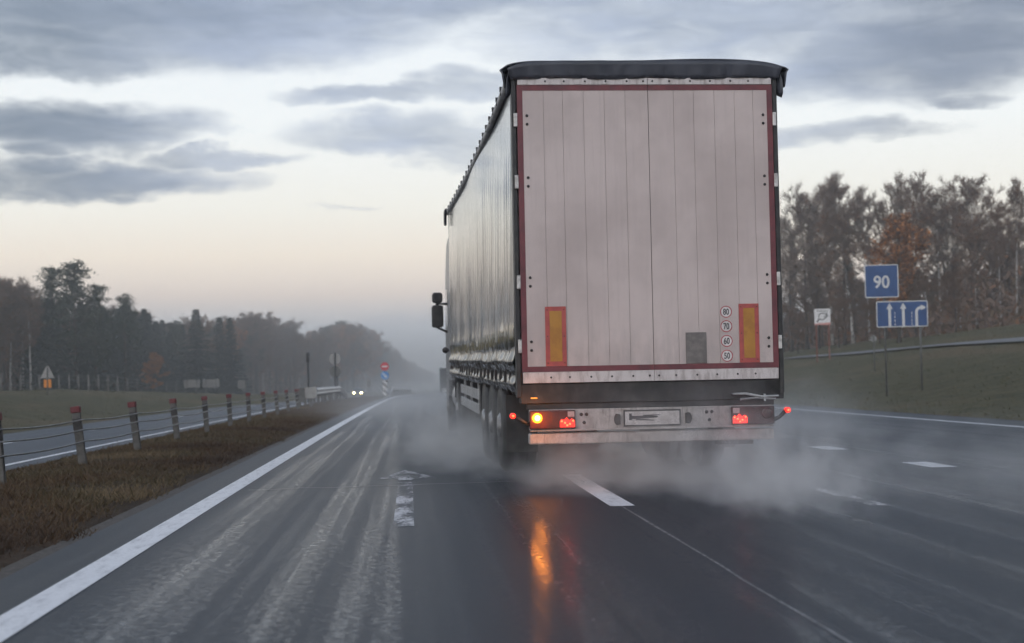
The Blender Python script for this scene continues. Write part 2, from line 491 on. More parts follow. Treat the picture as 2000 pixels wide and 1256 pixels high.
# markings
strip('edge_line', [-1.90, -1.70], M['paint'], .004, -30, 700)
strip('edge_line_verge', [10.68, 10.84], M['paint'], .004, -30, 700)
strip('edge_line_opposite', [-5.70, -5.55], M['paint'], .004, -30, 700)
def dashes(name, s, w, starts, ln, mat_):
    mb = MB()
    for d0 in starts:
        for i in range(4):
            a = d0 + ln*i/4; b = d0 + ln*(i+1)/4
            mb.add([(s-w/2+cx(a), a, dip(a)+.004), (s+w/2+cx(a), a, dip(a)+.004), (s+w/2+cx(b), b, dip(b)+.004), (s-w/2+cx(b), b, dip(b)+.004)], [(0, 1, 2, 3)])
    return tag(mb.build(name, mat_), kind='structure')
dashes('lane_line', 1.68, .20, [11.9 + 12*k for k in range(-2, 30)], 4.0, M['paint'])
dashes('exit_lane_line', 5.68, .30, [15.6 + 4*k for k in range(-6, 60)], 1.0, M['paint'])
dashes('opposite_lane_line', -9.0, .14, [6 + 12*k for k in range(0, 40)], 4.0, M['paint']).location.z = -.17
strip('road_joint', [1.665, 1.685], M['seamline'], .002, -2, 60, step=.5, jitter=.012)
# a transverse joint across the left lane
mb = MB(); a = [(-1.6 + .17*i, 14.75 + .10*noise.noise(Vector((i*.5, 0, 9))) + .02*i) for i in range(20)]
for (x0, y0), (x1, y1) in zip(a, a[1:]):
    mb.add([(x0, y0-.02, .003), (x1, y1-.02, .003), (x1, y1+.02, .003), (x0, y0+.02, .003)], [(0, 1, 2, 3)])
tag(mb.build('road_crack', M['crack']), kind='structure')
def arrow(name, s, d0):
    mb = MB(); z = dip(d0)+.005
    def q(pts):
        mb.add([(s + x + cx(d0), d0 + y, z) for x, y in pts], [tuple(range(len(pts)))])
    q([(-.075, 0), (.075, 0), (.075, 2.0), (-.075, 2.0)]); q([(-.075, 2.0), (.075, 2.0), (.075, 4.6), (-.075, 4.6)])
    q([(-.30, 5.2), (-.10, 5.2), (.0, 6.7)]); q([(.38, 4.95), (.0, 6.7), (.10, 5.2)]); q([(-.06, 4.9), (.06, 4.9), (.10, 5.2), (.0, 6.7), (-.10, 5.2)])
    return tag(mb.build(name, M['worn']), kind='structure')
arrow('lane_arrow', -.07, 10.7); arrow('lane_arrow', 3.62, 11.3)
arrow('lane_arrow', -.07, 62); arrow('lane_arrow', 3.62, 62)
# side track on the right bank
mb = MB(); vs = []; fs = []; rows = [d for d in DROWS if 20 < d < 260]
for d in rows:
    for s in (29.2, 30.5, 31.7): vs.append((s+cx(d), d, gh(s, d)+.10))
for i in range(len(rows)-1):
    for k in range(2): fs.append((i*3+k, i*3+k+1, (i+1)*3+k+1, (i+1)*3+k))
mb.add(vs, fs); tag(mb.build('path', M['path']), kind='structure')

# grass blades: one object per area (nobody could count them)
def blades(name, mat_, pts, hmin, hmax, w):
    vs = []; fs = []; tint = []
    for (s, d) in pts:
        x, y, z = W(s, d)
        h = rng.uniform(hmin, hmax) * (rng.uniform(1.6, 2.6) if w < .02 and rng.random() < .03 else 1) * (.6 + .8*max(0, noise.noise(Vector((s*.9, d*.9, 0)))+.4))
        a = rng.uniform(0, 2*PI); l = h*rng.uniform(.5, 2.2); b = rng.uniform(0, 2*PI)
        dx, dy = math.cos(a)*w*(.6+h), math.sin(a)*w*(.6+h)
        i = len(vs)
        vs += [(x-dx, y-dy, z-.02), (x+dx, y+dy, z-.02), (x+math.cos(b)*l, y+math.sin(b)*l, z+h)]
        fs.append((i, i+1, i+2))
        tv = min(1, max(0, .5 + .9*noise.noise(Vector((s*.55, d*.35, 7))) + rng.gauss(0, .16)))
        tint += [tv, tv, tv]
    me = bpy.data.meshes.new(name); me.from_pydata(vs, [], fs); me.materials.append(mat_)
    at = me.attributes.new('tint', 'FLOAT', 'POINT'); at.data.foreach_set('value', tint)
    o = bpy.data.objects.new(name, me); COL.objects.link(o)
    return o
pts = []
while len(pts) < 170000:
    d = 6 + 92*rng.random()**1.8; s = rng.uniform(-5.1, -2.52 + .22*noise.noise(Vector((d*.8, 0, 31))) + .16*rng.random()**3)
    if d > 90 and rng.random() < .6: continue
    pts.append((s, d))
tag(blades('weeds', M['weed'], pts, .015, .055, .011), 'low brown and rust weeds covering the median strip', 'weeds', kind='stuff')
pts = []
while len(pts) < 45000:
    d = 14 + 130*rng.random()**1.3; s = rng.uniform(12.5, 44)
    if 29.4 < s < 31.5 and rng.random() < .95: continue
    pts.append((s, d))
tag(blades('bank_grass', M['blade'], pts, .02, .10, .032), 'short damp grass on the sloping bank right of the road', 'grass', kind='stuff')
pts = []
while len(pts) < 25000:
    d = 30 + 160*rng.random()**1.2; s = rng.uniform(-46, -13.4); pts.append((s, d))
tag(blades('bank_grass', M['blade'], pts, .02, .10, .032), 'short green grass on the low bank beyond the opposite road', 'grass', kind='stuff')

# ------------------------------------------------------------------ trees
def wob(p, k, seed): return noise.noise(Vector((p*k, seed, 0.37)))
def deciduous(seed, h, r0, lean, crown0, spread, ntw, leaf_mats, leafp, bark, leafsize=.22, upright=.8):
    """returns (trunk mb, crown mb). crown mats: 0 twigs, 1.. leaves"""
    g = random.Random(seed); tr = MB(); cr = MB()
    pts = []; rs = []
    for i in range(11):
        k = i/10
        pts.append(Vector((lean*h*k*k + wob(k, 2.1, seed)*.035*h*k, wob(k, 2.3, seed+9)*.035*h*k, h*k*.97)))
        rs.append(max(.018, r0*(1-k)**.8*(1 + (.5 if i == 0 else 0)) ))
    tr.tube(pts, rs, 7)
    def at(k):
        f = k*10; i = min(9, int(f)); return pts[i].lerp(pts[i+1], f-i)
    def twigs(p, dirv, ln, rad, depth):
        q = [Vector(p)]; dcur = dirv.normalized(); n = 4
        for j in range(n):
            dcur = (dcur + Vector((g.gauss(0, .13), g.gauss(0, .13), .07 + g.gauss(0, .08)))).normalized()
            q.append(q[-1] + dcur*ln/n)
        cr.tube(q, [rad*(1-.8*j/n) for j in range(n+1)], 4 if depth == 0 else 3, 0, False)
        if depth < 2:
            m = (8 if depth == 0 else 6) if ln > .9 else 3
            for _ in range(m):
                t_ = g.uniform(.25, 1.0); f = t_*n; i = min(n-1, int(f)); b = q[i].lerp(q[i+1], f-i)
                az = g.uniform(0, 2*PI); side = Vector((math.cos(az), math.sin(az), g.uniform(-.1, .6)))
                twigs(b, dcur*.75 + side*.75, ln*g.uniform(.32, .55)*(1.2-t_*.5), max(.014, rad*.42), depth+1)
        else:
            for _ in range(6):
                b = q[g.randrange(1, n+1)]; o_ = (dcur + Vector((g.gauss(0, .6), g.gauss(0, .6), g.gauss(.2, .5)))).normalized(); L_ = g.uniform(.35, .85)
                sd = o_.cross(Vector((g.gauss(0, 1), g.gauss(0, 1), g.gauss(0, 1)))).normalized()*.017
                cr.add([b-sd, b+sd, b+o_*L_], [(0, 1, 2)], 0)
            for _ in range(ntw):
                if g.random() < leafp:
                    b = q[g.randrange(1, n+1)] + Vector((g.gauss(0, .14), g.gauss(0, .14), g.gauss(0, .14)))
                    leaf(b)
    def leaf(b):
        sz = leafsize*g.uniform(.5, 1.25)
        u = Vector((g.gauss(0, 1), g.gauss(0, 1), g.gauss(0, .7))).normalized(); w = u.cross(Vector((g.gauss(0, 1), g.gauss(0, 1), g.gauss(0, 1)))).normalized()
        cr.add([b-u*sz*.5, b+w*sz*.33, b+u*sz*.5, b-w*sz*.3], [(0, 1, 2, 3)], 1 + g.randrange(len(leaf_mats)))
    nb = int(h*1.9)
    for i in range(nb):
        k = crown0 + (.95-crown0)*((i+g.random())/nb)
        az = i*2.4 + g.uniform(-.5, .5)
        up = upright + .5*k + g.gauss(0, .15)
        ln = spread*h*(math.sin(PI*min(1, max(0, .16 + .80*(k-crown0)/(1-crown0))))**.7)*g.uniform(.5, 1.15)
        twigs(at(k), Vector((math.cos(az), math.sin(az), up)), max(.5, ln), max(.02, r0*.32*(1.05-k)), 0)
    return tr, cr

def pine(seed, h, r0, crown0, spread):
    g = random.Random(seed); tr = MB(); cr = MB()
    pts = [Vector((wob(k/8, 1.7, seed)*.04*h*k/8, wob(k/8, 1.5, seed+4)*.04*h*k/8, h*.97*k/8)) for k in range(9)]
    tr.tube(pts, [max(.03, r0*(1-.85*k/8)) for k in range(9)], 7)
    def at(k):
        f = min(7.999, k*8); i = int(f); return pts[i].lerp(pts[i+1], f-i)
    def tuft(c, rad):
        for _ in range(int(26*rad/.6)):
            v = Vector((g.gauss(0, 1), g.gauss(0, 1), g.gauss(0, .55))); p = c + v*rad*.55
            u = Vector((g.gauss(0, 1), g.gauss(0, 1), g.gauss(.5, .7))).normalized(); w = u.cross(Vector((g.gauss(0, 1), g.gauss(0, 1), .3))).normalized()
            s = g.uniform(.14, .34)
            cr.add([p-u*s*.6, p+w*s*.28, p+u*s*.6, p-w*s*.28], [(0, 1, 2, 3)], 1)
    nb = int(h*2.3)
    for i in range(nb):
        k = crown0 + (1-crown0)*((i+.6)/nb)
        az = i*2.4 + g.uniform(-.6, .6)
        prof = math.sin(min(1, (k-crown0)/(1-crown0)*1.05+.28)*PI*.93)**.7
        ln = spread*h*max(.12, prof)*g.uniform(.6, 1.12)
        d = Vector((math.cos(az), math.sin(az), .12 + .45*k*g.uniform(.3, 1.2)))
        q = [at(k)]
        for j in range(4):
            d = (d + Vector((g.gauss(0, .12), g.gauss(0, .12), .12))).normalized(); q.append(q[-1] + d*ln/4)
        cr.tube(q, [max(.02, .06*(1-.2*j)) for j in range(5)], 4, 0, False)
        for j in range(2, 5):
            for _ in range(2):
                tuft(q[j] + Vector((g.gauss(0, .35), g.gauss(0, .35), g.gauss(.1, .2))), g.uniform(.42, .8))
    tuft(at(1.0), .6); tuft(at(.96), .7)
    return tr, cr

def spruce(seed, h, r0, spread):
    g = random.Random(seed); tr = MB(); cr = MB()
    tr.tube([(0, 0, 0), (0, 0, h*.5), (0, 0, h*.99)], [r0, r0*.55, .02], 7)
    k = .06
    while k < .985:
        ln = spread*h*(1-k)**.85*g.uniform(.85, 1.12) + .12
        nb = max(5, int(9*(1-k))+4); a0 = g.uniform(0, 2*PI)
        for b in range(nb):
            az = a0 + 2*PI*b/nb + g.uniform(-.2, .2); l = ln*g.uniform(.65, 1.15)
            ux, uy = math.cos(az), math.sin(az); z0 = h*k + g.uniform(-.1, .1)
            ns = max(3, int(l/.28))
            for j in range(ns):
                t_ = (j+.5)/ns; c = Vector((ux*l*t_, uy*l*t_, z0 - l*.32*t_ + l*.22*t_*t_))
                wdt = (.10+.30*l*(1-t_)**.8*.5)
                for sd in (-1, 1):
                    for _ in range(3):
                        p = c + Vector((-uy*sd*wdt*g.uniform(.1, 1), ux*sd*wdt*g.uniform(.1, 1), g.uniform(-.16, .04)))
                        u = Vector((ux*.7 - uy*sd*.7, uy*.7 + ux*sd*.7, -.25 + g.gauss(0, .2))).normalized(); w = u.cross(Vector((0, 0, 1))).normalized()*.5 + Vector((0, 0, g.gauss(0, .4)))
                        s = g.uniform(.24, .46)
                        cr.add([c, p+w*s*.4, p+u*s, p-w*s*.4], [(0, 1, 2, 3)], 1)
        k += .46/h*(1.15-.45*k)
    return tr, cr

PROTO = {}
def proto(key, name, tc, bark, cmats, h):
    tr, cr = tc
    t = bpy.data.meshes.new('trunk')
    def mesh(mb, nm, mats):
        me = bpy.data.meshes.new(nm); me.from_pydata(mb.v, [], mb.f)
        for m_ in mats: me.materials.append(m_)
        me.polygons.foreach_set('material_index', mb.m); me.polygons.foreach_set('use_smooth', mb.sm); return me
    PROTO[key] = (name, mesh(tr, 'trunk', [bark]), mesh(cr, 'crown', cmats), h)
tw = M['twig']
for i in range(3):
    proto('birch%d' % i, 'birch_tree', deciduous(11+i, 16, .15, (.02, -.05, .04)[i], (.48, .52, .36)[i], (.22, .20, .25)[i], 3, [1, 2], (.7, .4, .9)[i], None, .19, .85), M['bark_birch'], [tw, M['leaf_rust'], M['leaf_brown']], 16)
for i in range(3):
    proto('bare%d' % i, 'bare_tree', deciduous(31+i, 14, .16, (.0, .03, -.02)[i], .18, .31, 3, [1, 2], (.2, .4, .65)[i], None, .20, .6), M['bark_dark'], [tw, M['leaf_brown'], M['leaf_olive']], 14)
for i in range(2):
    proto('rust%d' % i, 'autumn_tree', deciduous(51+i, 13, .15, 0, .2, .30, 5, [1, 2], .8, None, .22, .6), M['bark_dark'], [tw, M['leaf_rust'], M['leaf_brown']], 13)
proto('orange0', 'autumn_tree', deciduous(61, 12, .15, 0, .14, .27, 8, [1, 2], 1.0, None, .30, .6), M['bark_dark'], [tw, M['leaf_orange'], M['leaf_rust']], 12)
for i in range(3):
    proto('pine%d' % i, 'pine_tree', pine(71+i, 17, .2, (.34, .42, .26)[i], (.17, .20, .16)[i]), M['bark_pine'], [M['bark_pine'], M['needle_pine']], 17)
for i in range(2):
    proto('spruce%d' % i, 'spruce_tree', spruce(81+i, 14, .16, (.21, .25)[i]), M['bark_dark'], [M['bark_dark'], M['needle_spruce']], 14)

CAT = {'birch_tree': 'tree', 'bare_tree': 'tree', 'autumn_tree': 'tree', 'pine_tree': 'tree', 'spruce_tree': 'tree'}
def tree(key, x, y, z, h, label, group, rz=None, wide=1.0, lean=0.0):
    name, tm, cm, h0 = PROTO[key]
    k = h/h0
    e = empty(name, (x, y, z-.1), rng.uniform(0, 2*PI) if rz is None else rz)
    e.scale = (k*wide, k*wide, k)
    if lean: e.rotation_euler = (0, lean, e.rotation_euler.z)
    tag(e, label, 'tree', group)
    for nm, me in (('trunk', tm), ('crown', cm)):
        o = bpy.data.objects.new(nm, me); COL.objects.link(o); o.parent = e
    return e
RAY = ((0.9974393139, 0.0170383103, -0.0694587001), (-0.0687492442, -0.0391870692, -0.9968640404))
def bearing(px, d):
    """world x at distance d for a compass bearing given in 1/2900 rad steps east of 800"""
    u = (px-1000)/2900; v = -((742-.0197*(px-800))-628)/2900
    return (RAY[0][0]*u + RAY[0][1]*v - RAY[0][2])/(RAY[1][0]*u + RAY[1][1]*v - RAY[1][2])*d
def s_of(x, d): return x - cx(d)
def top_h(px, py, d, z): return 1.05 + ((742-.0197*(px-800)) - py)*d/2900 - z

def plant(key, px, py, d, label, group, **kw):
    x = bearing(px, d); z = gh(s_of(x, d), d)
    return tree(key, x, d, z, top_h(px, py, d, z), label, group, **kw)

GR, GL = 'trees at the forest edge on the right bank', 'trees of the forest on the left side'
# right edge, individually recognisable
plant('birch2', 1912, 338, 138, 'tallest rust-tinged birch on the right bank, behind and right of the lane sign', GR, wide=1.15)
plant('birch1', 1990, 352, 120, 'slender white-stemmed birch at the right edge of the picture', GR, wide=.8)
plant('birch0', 1958, 400, 128, 'thin lower birch just left of the one at the picture edge', GR, wide=.6)
plant('orange0', 1758, 415, 112, 'orange-leaved maple glowing behind the 90 sign', GR, wide=1.1)
plant('birch1', 1668, 346, 150, 'tall white-trunked birch rising left of the 90 sign', GR, lean=-.05)
plant('birch0', 1840, 372, 142, 'half bare birch above the right end of the lane sign', GR)
edge = [('bare0', 1548, 425, 172), ('bare1', 1578, 372, 168), ('birch2', 1628, 358, 165), ('bare2', 1600, 400, 158), ('birch1', 1700, 372, 160), ('bare1', 1732, 385, 150),
        ('birch0', 1764, 350, 155), ('birch1', 1812, 342, 150), ('bare0', 1850, 405, 146), ('birch2', 1878, 392, 146), ('rust0', 1935, 440, 150), ('rust0', 1652, 415, 150), ('rust1', 1790, 400, 140), ('rust0', 1902, 420, 132), ('bare0', 1975, 430, 138), ('rust1', 2030, 420, 140), ('birch0', 2040, 355, 130), ('bare2', 1530, 440, 180)]
for k_, px, py, d in edge:
    nm = PROTO[k_][0]
    lab = {'birch_tree': 'half bare birch standing in the edge of the right-hand forest', 'bare_tree': 'dark leafless tree in the edge of the right-hand forest', 'autumn_tree': 'rusty brown leaved tree in the edge of the right-hand forest'}[nm]
    plant(k_, px, py, d, lab, GR, wide=.78 if k_[:5] == 'birch' else 1.0)
for i in range(46):
    px = 1520 + 530*rng.random(); d = rng.uniform(140, 215); k_ = rng.choice(['bare0', 'bare1', 'bare2', 'birch0', 'birch1', 'bare2', 'rust0', 'spruce1'] if rng.random() < .8 else ['pine1', 'spruce0'])
    if bearing(px, d) - cx(d) < 45: continue
    nm = PROTO[k_][0]
    lab = {'birch_tree': 'birch trunk and sparse crown deep inside the right-hand forest', 'bare_tree': 'grey leafless tree deep inside the right-hand forest', 'autumn_tree': 'brown leaved tree deep inside the right-hand forest', 'spruce_tree': 'dark spruce among the bare trees of the right-hand forest', 'pine_tree': 'dark pine among the bare trees of the right-hand forest'}[nm]
    x = bearing(px, d); z = gh(s_of(x, d), d)
    tree(k_, x, d, z, rng.uniform(6, 10), lab, 'trees inside the forest on the right bank')
# low saplings with coloured leaves at the forest foot
for px, py, d in ((1560, 560, 150), (1640, 600, 140), (1720, 590, 128), (1800, 560, 122), (1870, 560, 118)):
    x = bearing(px, d); z = gh(s_of(x, d), d)
    tree(('rust0', 'bare2')[int(px) % 2], x, d, z, rng.uniform(4, 6.5), 'low bushy sapling with brown leaves at the foot of the right-hand forest', 'saplings at the foot of the right-hand forest', wide=1.3)

# left forest
plant('pine0', 150, 515, 185, 'tallest dark pine on the left with a broad ragged crown', GL, wide=1.25)
plant('pine2', 103, 528, 182, 'big dark pine just left of the tallest one', GL, wide=1.3)
plant('pine2', 188, 560, 186, 'dense lower pine at the right shoulder of the tallest pine', GL, wide=1.25)
plant('pine1', 246, 580, 200, 'smaller lone pine with a layered crown right of the big pines', GL, wide=1.0)
plant('spruce1', 384, 603, 240, 'pointed dark spruce standing above its neighbours on the left', GL, wide=1.25)
plant('spruce0', 430, 618, 262, 'slim pointed spruce right of the tall pointed one', GL, wide=1.2)
plant('spruce0', 450, 619, 262, 'second slim pointed spruce right of the tall pointed one', GL, wide=1.2)
plant('spruce1', 283, 602, 225, 'short pointed spruce right of the lone layered pine', GL)
plant('orange0', 300, 690, 190, 'low orange-brown leafy tree in front of the left-hand forest', GL, wide=1.3)
plant('pine0', 672, 628, 400, 'rounded dark pine high in the far end of the left-hand forest', GL, wide=1.5)
plant('rust1', 692, 640, 395, 'orange-tinged tree beside the rounded dark pine at the far end', GL, wide=1.4)
plant('rust0', 500, 614, 320, 'broad bare brown crown above the middle of the left-hand forest', GL, wide=1.3)
plant('bare2', 560, 632, 350, 'round dark crown left of the guardrail marker post', GL, wide=1.3)
SK = [(-120, 560), (0, 545), (40, 560), (70, 575), (230, 600), (262, 592), (310, 622), (340, 628), (420, 625), (450, 628), (480, 622), (530, 622), (590, 655), (620, 645), (650, 632), (720, 640), (745, 665), (770, 685), (800, 706), (830, 722), (880, 735)]
DT = [(-150, 165), (60, 185), (200, 190), (260, 220), (340, 270), (480, 320), (590, 350), (680, 400), (740, 500), (790, 650), (830, 850), (900, 1050)]
LABL = {'birch_tree': 'bare pale-stemmed birch in the left-hand forest', 'bare_tree': 'leafless brown tree in the left-hand forest', 'autumn_tree': 'brown leaved tree in the left-hand forest', 'spruce_tree': 'dark spruce in the left-hand forest', 'pine_tree': 'dark pine in the left-hand forest'}
px = -130.0; i = 0
while px < 850:
    d = lerp_tab(DT, px)*rng.uniform(.96, 1.06)
    zone = ['bare0', 'birch0', 'bare1', 'birch1', 'rust0'] if px < 70 else (['spruce0', 'spruce1', 'spruce1', 'rust1', 'pine1', 'birch0'] if px < 440 else ['rust0', 'bare2', 'rust1', 'rust0', 'orange0', 'spruce1', 'pine0', 'birch2'])
    k_ = rng.choice(zone)
    py = lerp_tab(SK, px) + abs(rng.gauss(0, 11))*min(1, 250/d)
    lab = LABL[PROTO[k_][0]]
    if px > 700: lab = lab.replace('left-hand forest', 'hazy far end of the left-hand forest')
    plant(k_, px, py, d, lab, GL, wide=rng.uniform(1.0, 1.35))
    px += 11*min(1, 260/d) + rng.uniform(0, 5)*min(1, 260/d); i += 1
for j in range(60):
    px = rng.uniform(-130, 700); d = lerp_tab(DT, px)*rng.uniform(1.08, 1.3); py = lerp_tab(SK, px) + rng.uniform(8, 40)
    k_ = rng.choice(['rust0', 'bare1', 'bare2', 'spruce0', 'spruce1', 'birch2', 'rust1'])
    plant(k_, px, py, d, LABL[PROTO[k_][0]].replace('in the', 'deeper in the'), 'trees inside the forest on the left side', wide=1.3)

# undergrowth and the closed mass of the woods behind the edge
def brush(name, label, pts, mats, hgt, size, per):
    mb = MB(); g = random.Random(len(pts))
    for (x, y, z, k) in pts:
        for _ in range(per):
            h = hgt*k*g.random()**1.2
            b = Vector((x + g.gauss(0, 1.0), y + g.gauss(0, 1.0), z + h))
            sz = size*g.uniform(.5, 1.4)
            u = Vector((g.gauss(0, .6), g.gauss(0, .6), g.gauss(0, 1))).normalized(); w = u.cross(Vector((g.gauss(0, 1), g.gauss(0, 1), .1))).normalized()
            mb.add([b-u*sz*.7, b+w*sz*.25, b+u*sz*.7, b-w*sz*.25], [(0, 1, 2, 3)], g.choices(range(len(mats)), [5, 2, 1][:len(mats)])[0])
    return tag(mb.build(name, mats), label, 'undergrowth', kind='stuff')
pts = []
for i in range(900):
    d = rng.uniform(95, 330); s = 46 + rng.random()*26
    x, y, z = W(s, d); pts.append((x, y, z, rng.uniform(.3, 1.1)*(1 if s < 50 else 1.6)))
brush('undergrowth', 'dark tangled brush filling the foot of the right-hand forest', pts, [tw, M['leaf_brown'], M['leaf_rust']], 4.2, .5, 40)
pts = []
for i in range(700):
    px = rng.uniform(-160, 790); d = lerp_tab(DT, px)*rng.uniform(1.0, 1.2); x = bearing(px, d); z = gh(s_of(x, d), d)
    pts.append((x, d, z, rng.uniform(.4, 1.2)*d/230))
brush('undergrowth', 'grey brown brush filling the foot of the left-hand forest', pts, [tw, M['leaf_brown'], M['leaf_olive']], 4.5, .6, 34)
pts = []
for i in range(900):
    d = rng.uniform(150, 420); s = rng.uniform(62, 110)
    x, y, z = W(s, d); pts.append((x, y, z, rng.uniform(.6, 1.1)))
brush('woods', 'closed dark mass of woods behind the right-hand forest edge', pts, [tw, M['leaf_brown'], M['bark_dark']], 10, 1.1, 22)
pts = []
for i in range(1100):
    px = rng.uniform(-200, 830); d = lerp_tab(DT, px)*rng.uniform(1.12, 1.5); x = bearing(px, d); z = gh(s_of(x, d), d)
    pts.append((x, d, z, rng.uniform(.5, 1.0)*min(1.2, max(.4, top_h(px, lerp_tab(SK, px), d, z)/14))))
brush('woods', 'closed dark mass of woods behind the left-hand forest edge', pts, [tw, M['leaf_olive'], M['bark_dark']], 10, 1.2, 20)

# ------------------------------------------------------------------ median cable barrier
barrier = empty('cable_barrier', W(-4.3, 16))
tag(barrier, 'cable barrier with red-capped steel posts along the brown median', 'barrier')
B0 = Vector(barrier.location)
ORD = ['nearest', 'second nearest', 'third', 'fourth', 'fifth', 'sixth', 'seventh', 'eighth', 'ninth', 'tenth', 'eleventh']
mbp = MB()
mbp.box(-.05, .05, -.035, -.022, -.15, .70); mbp.box(-.05, .05, .022, .035, -.15, .70); mbp.box(-.007, .007, -.022, .022, -.15, .70)
mband = MB(); mband.prism(rrect(-.056, .056, -.041, .041, .012), .46, .60, 0, 'xy')
mcap = MB(); mcap.prism(rrect(-.062, .062, -.048, .048, .015), .675, .76, 0, 'xy')
p0 = mbp.build('post', M['post'], barrier); b0 = mband.build('band', M['black'], p0); c0 = mcap.build('cap', M['post_red'], p0, bevel=.008)
pd = [15.9 + 3.85*k for k in range(-2, 11)]
allp = [(-4.3, d) for d in pd] + [(-4.85, 62 + 2.6*k) for k in range(9)]
for i, (s, d) in enumerate(allp):
    if i == 0: o = p0
    else:
        o = p0.copy(); COL.objects.link(o); o.parent = barrier
        for c_ in (b0, c0):
            cc = c_.copy(); COL.objects.link(cc); cc.parent = o
    o.location = Vector(W(s, d)) - B0
    o.rotation_euler = (R(rng.uniform(-1.5, 1.5)), R(-3.6 + rng.uniform(-3, 2)), R(rng.uniform(-6, 6)))
for zc in (.30, .45, .58):
    mb = MB(); pts = []
    for k in range(len(pd)-1):
        for j in range(6):
            d = pd[k] + (pd[k+1]-pd[k])*j/6
            pts.append(Vector(W(-4.3 - .06*zc, d, zc - .025*math.sin(PI*j/6))) + Vector((.05, 0, 0)) - B0)
    pts.append(Vector(W(-4.3, pd[-1], zc)) - B0)
    pts.append(Vector(W(-4.75, 60, zc)) - B0)
    mb.tube(pts, .011, 6); mb.build('cable', M['cable'], barrier)

# W-beam guardrails in the median
WPROF = [(-.02, .0), (.03, .03), (.08, .07), (.08, .11), (.02, .15), (.02, .18), (.08, .22), (.08, .26), (.03, .30), (-.02, .33)]
def guardrail(name, label, path, z0, parts_end='plate', turndown=0.0):
    e = empty(name, path[0]); b = Vector(path[0]); tag(e, label, 'guardrail', 'metal guardrails in the median')
    for side in (1, -1):
        mb = MB(); vs = []; fs = []; n = len(WPROF)
        for i, p in enumerate(path):
            dz = z0
            if turndown and i >= len(path)-3: dz = z0 - turndown*(i-(len(path)-4))/3
            for o_, z in WPROF:
                vs.append(Vector(p) - b + Vector((side*(.09+o_), 0, dz+z)))
        for i in range(len(path)-1):
            for k in range(n-1):
                fs.append((i*n+k, i*n+k+1, (i+1)*n+k+1, (i+1)*n+k))
        mb.add(vs, fs, 0, True); o = mb.build('beam', M['galv'], e)
        so = o.modifiers.new('solid', 'SOLIDIFY'); so.thickness = .006
    for i in range(0, len(path)-2, 2):
        p = Vector(path[i]) - b
        mb = MB(); mb.box(p.x-.055, p.x+.055, p.y-.05, p.y+.05, -.3 + p.z, p.z + z0 + .30); mb.build('post', M['post'], e, bevel=.006)
    return e
path = [W(-4.25, 60 + 2*k) for k in range(13)]
gr = guardrail('guardrail', 'short galvanised guardrail with a blunt end behind the last cable post', path, .42, turndown=.42)
mb = MB(); mb.prism(rrect(-.24, .24, .34, .80, .10), -.12, -.05); mb.box(-.20, .20, -.049, .5, .40, .74)
mb.build('end_plate', M['sign_grey'], gr, bevel=.01)
mb = MB(); mb.prism(rrect(-.5, -.28, .2, .78, .04), .3, .36); mb.build('buffer', M['sign_dark'], gr, bevel=.01)
path = [W(-3.35 , 131 + 2.2*k) for k in range(1, 34)][::-1]
guardrail('guardrail', 'pale far guardrail ramping down beside the striped bollard', path, .42, turndown=.42)

# ------------------------------------------------------------------ signs
def pole(mb, x, y, z0, z1, r=.035, m=0): mb.lathe((x, y, z0), (0, 0, 1), [(r, 0), (r, z1-z0)], 12, m)

# blue advisory speed + lanes sign, right
base = W(17.9, 61); base = (bearing(1765, 55), 55.0, gh(bearing(1765, 55)-cx(55), 55)+.13)
sg = empty('road_sign', base, R(-12)); tag(sg, 'blue 90 speed sign above a blue three-lane arrow sign on two posts', 'road sign')
zb = base[2]
def zat(py, px=1760, d=55): return 1.05 + ((742-.0197*(px-800)) - py)*d/2900 - zb
zl0, zl1 = zat(637), zat(585); wl = .95
z90a, z90b = zat(578, 1723), zat(512, 1723); x90 = -.72; w90 = .625
for x_, zt in ((-.64, z90b-.1), (.66, zl1-.05)):
    mb = MB(); pole(mb, x_, .05, -.3, zt, .038); mb.build('post', M['sign_dark'], sg)
def panel(name, x0, x1, z0, z1, y, rim, field, back):
    mb = MB()
    mb.prism(rrect(x0, x1, z0, z1, .06), y, y+.02, 2)
    r2 = rrect(x0+.0, x1-.0, z0+.0, z1-.0, .06); r3 = rrect(x0+.035, x1-.035, z0+.035, z1-.035, .04)
    mb.add([(a, y-.002, b) for a, b in r2], [tuple(range(len(r2)))], 0)
    mb.add([(a, y-.004, b) for a, b in r3], [tuple(range(len(r3)))], 1)
    return mb
mb = panel('', x90-w90, x90+w90, z90a, z90b, 0, 0, 1, 2)
vs, fs = text_mesh('90', .66, .012, .92)
mb.add([(v[0]+x90, -.007, v[2]+(z90a+z90b)/2-.03) for v in vs], fs, 0)
tag(mb.build('speed_panel', [M['sign_letter'], M['sign_blue'], M['sign_grey']], sg), 'square blue panel reading 90')
mb = panel('', -wl, wl, zl0, zl1, -.03, 0, 1, 2)
yy = -.037; H_ = zl1-zl0
def poly(pts, m=0): mb.add([(a, yy, b) for a, b in pts], [tuple(range(len(pts)))], m)
for xx in (-.46, .045):
    poly([(xx-.05, zl0+.035), (xx+.05, zl0+.035), (xx+.05, zl0+H_*.70), (xx-.05, zl0+H_*.70)])
    poly([(xx-.12, zl0+H_*.70), (xx+.12, zl0+H_*.70), (xx, zl0+H_*.93)])
for xx in (-.27, .355):
    for k in range(4):
        z_ = zl0+.06+k*.14; poly([(xx-.014, z_), (xx+.014, z_), (xx+.014, z_+.09), (xx-.014, z_+.09)])
xx = .53; zc = zl0+H_*.56
poly([(xx-.05, zl0+.035), (xx+.05, zl0+.035), (xx+.05, zc), (xx-.05, zc)])
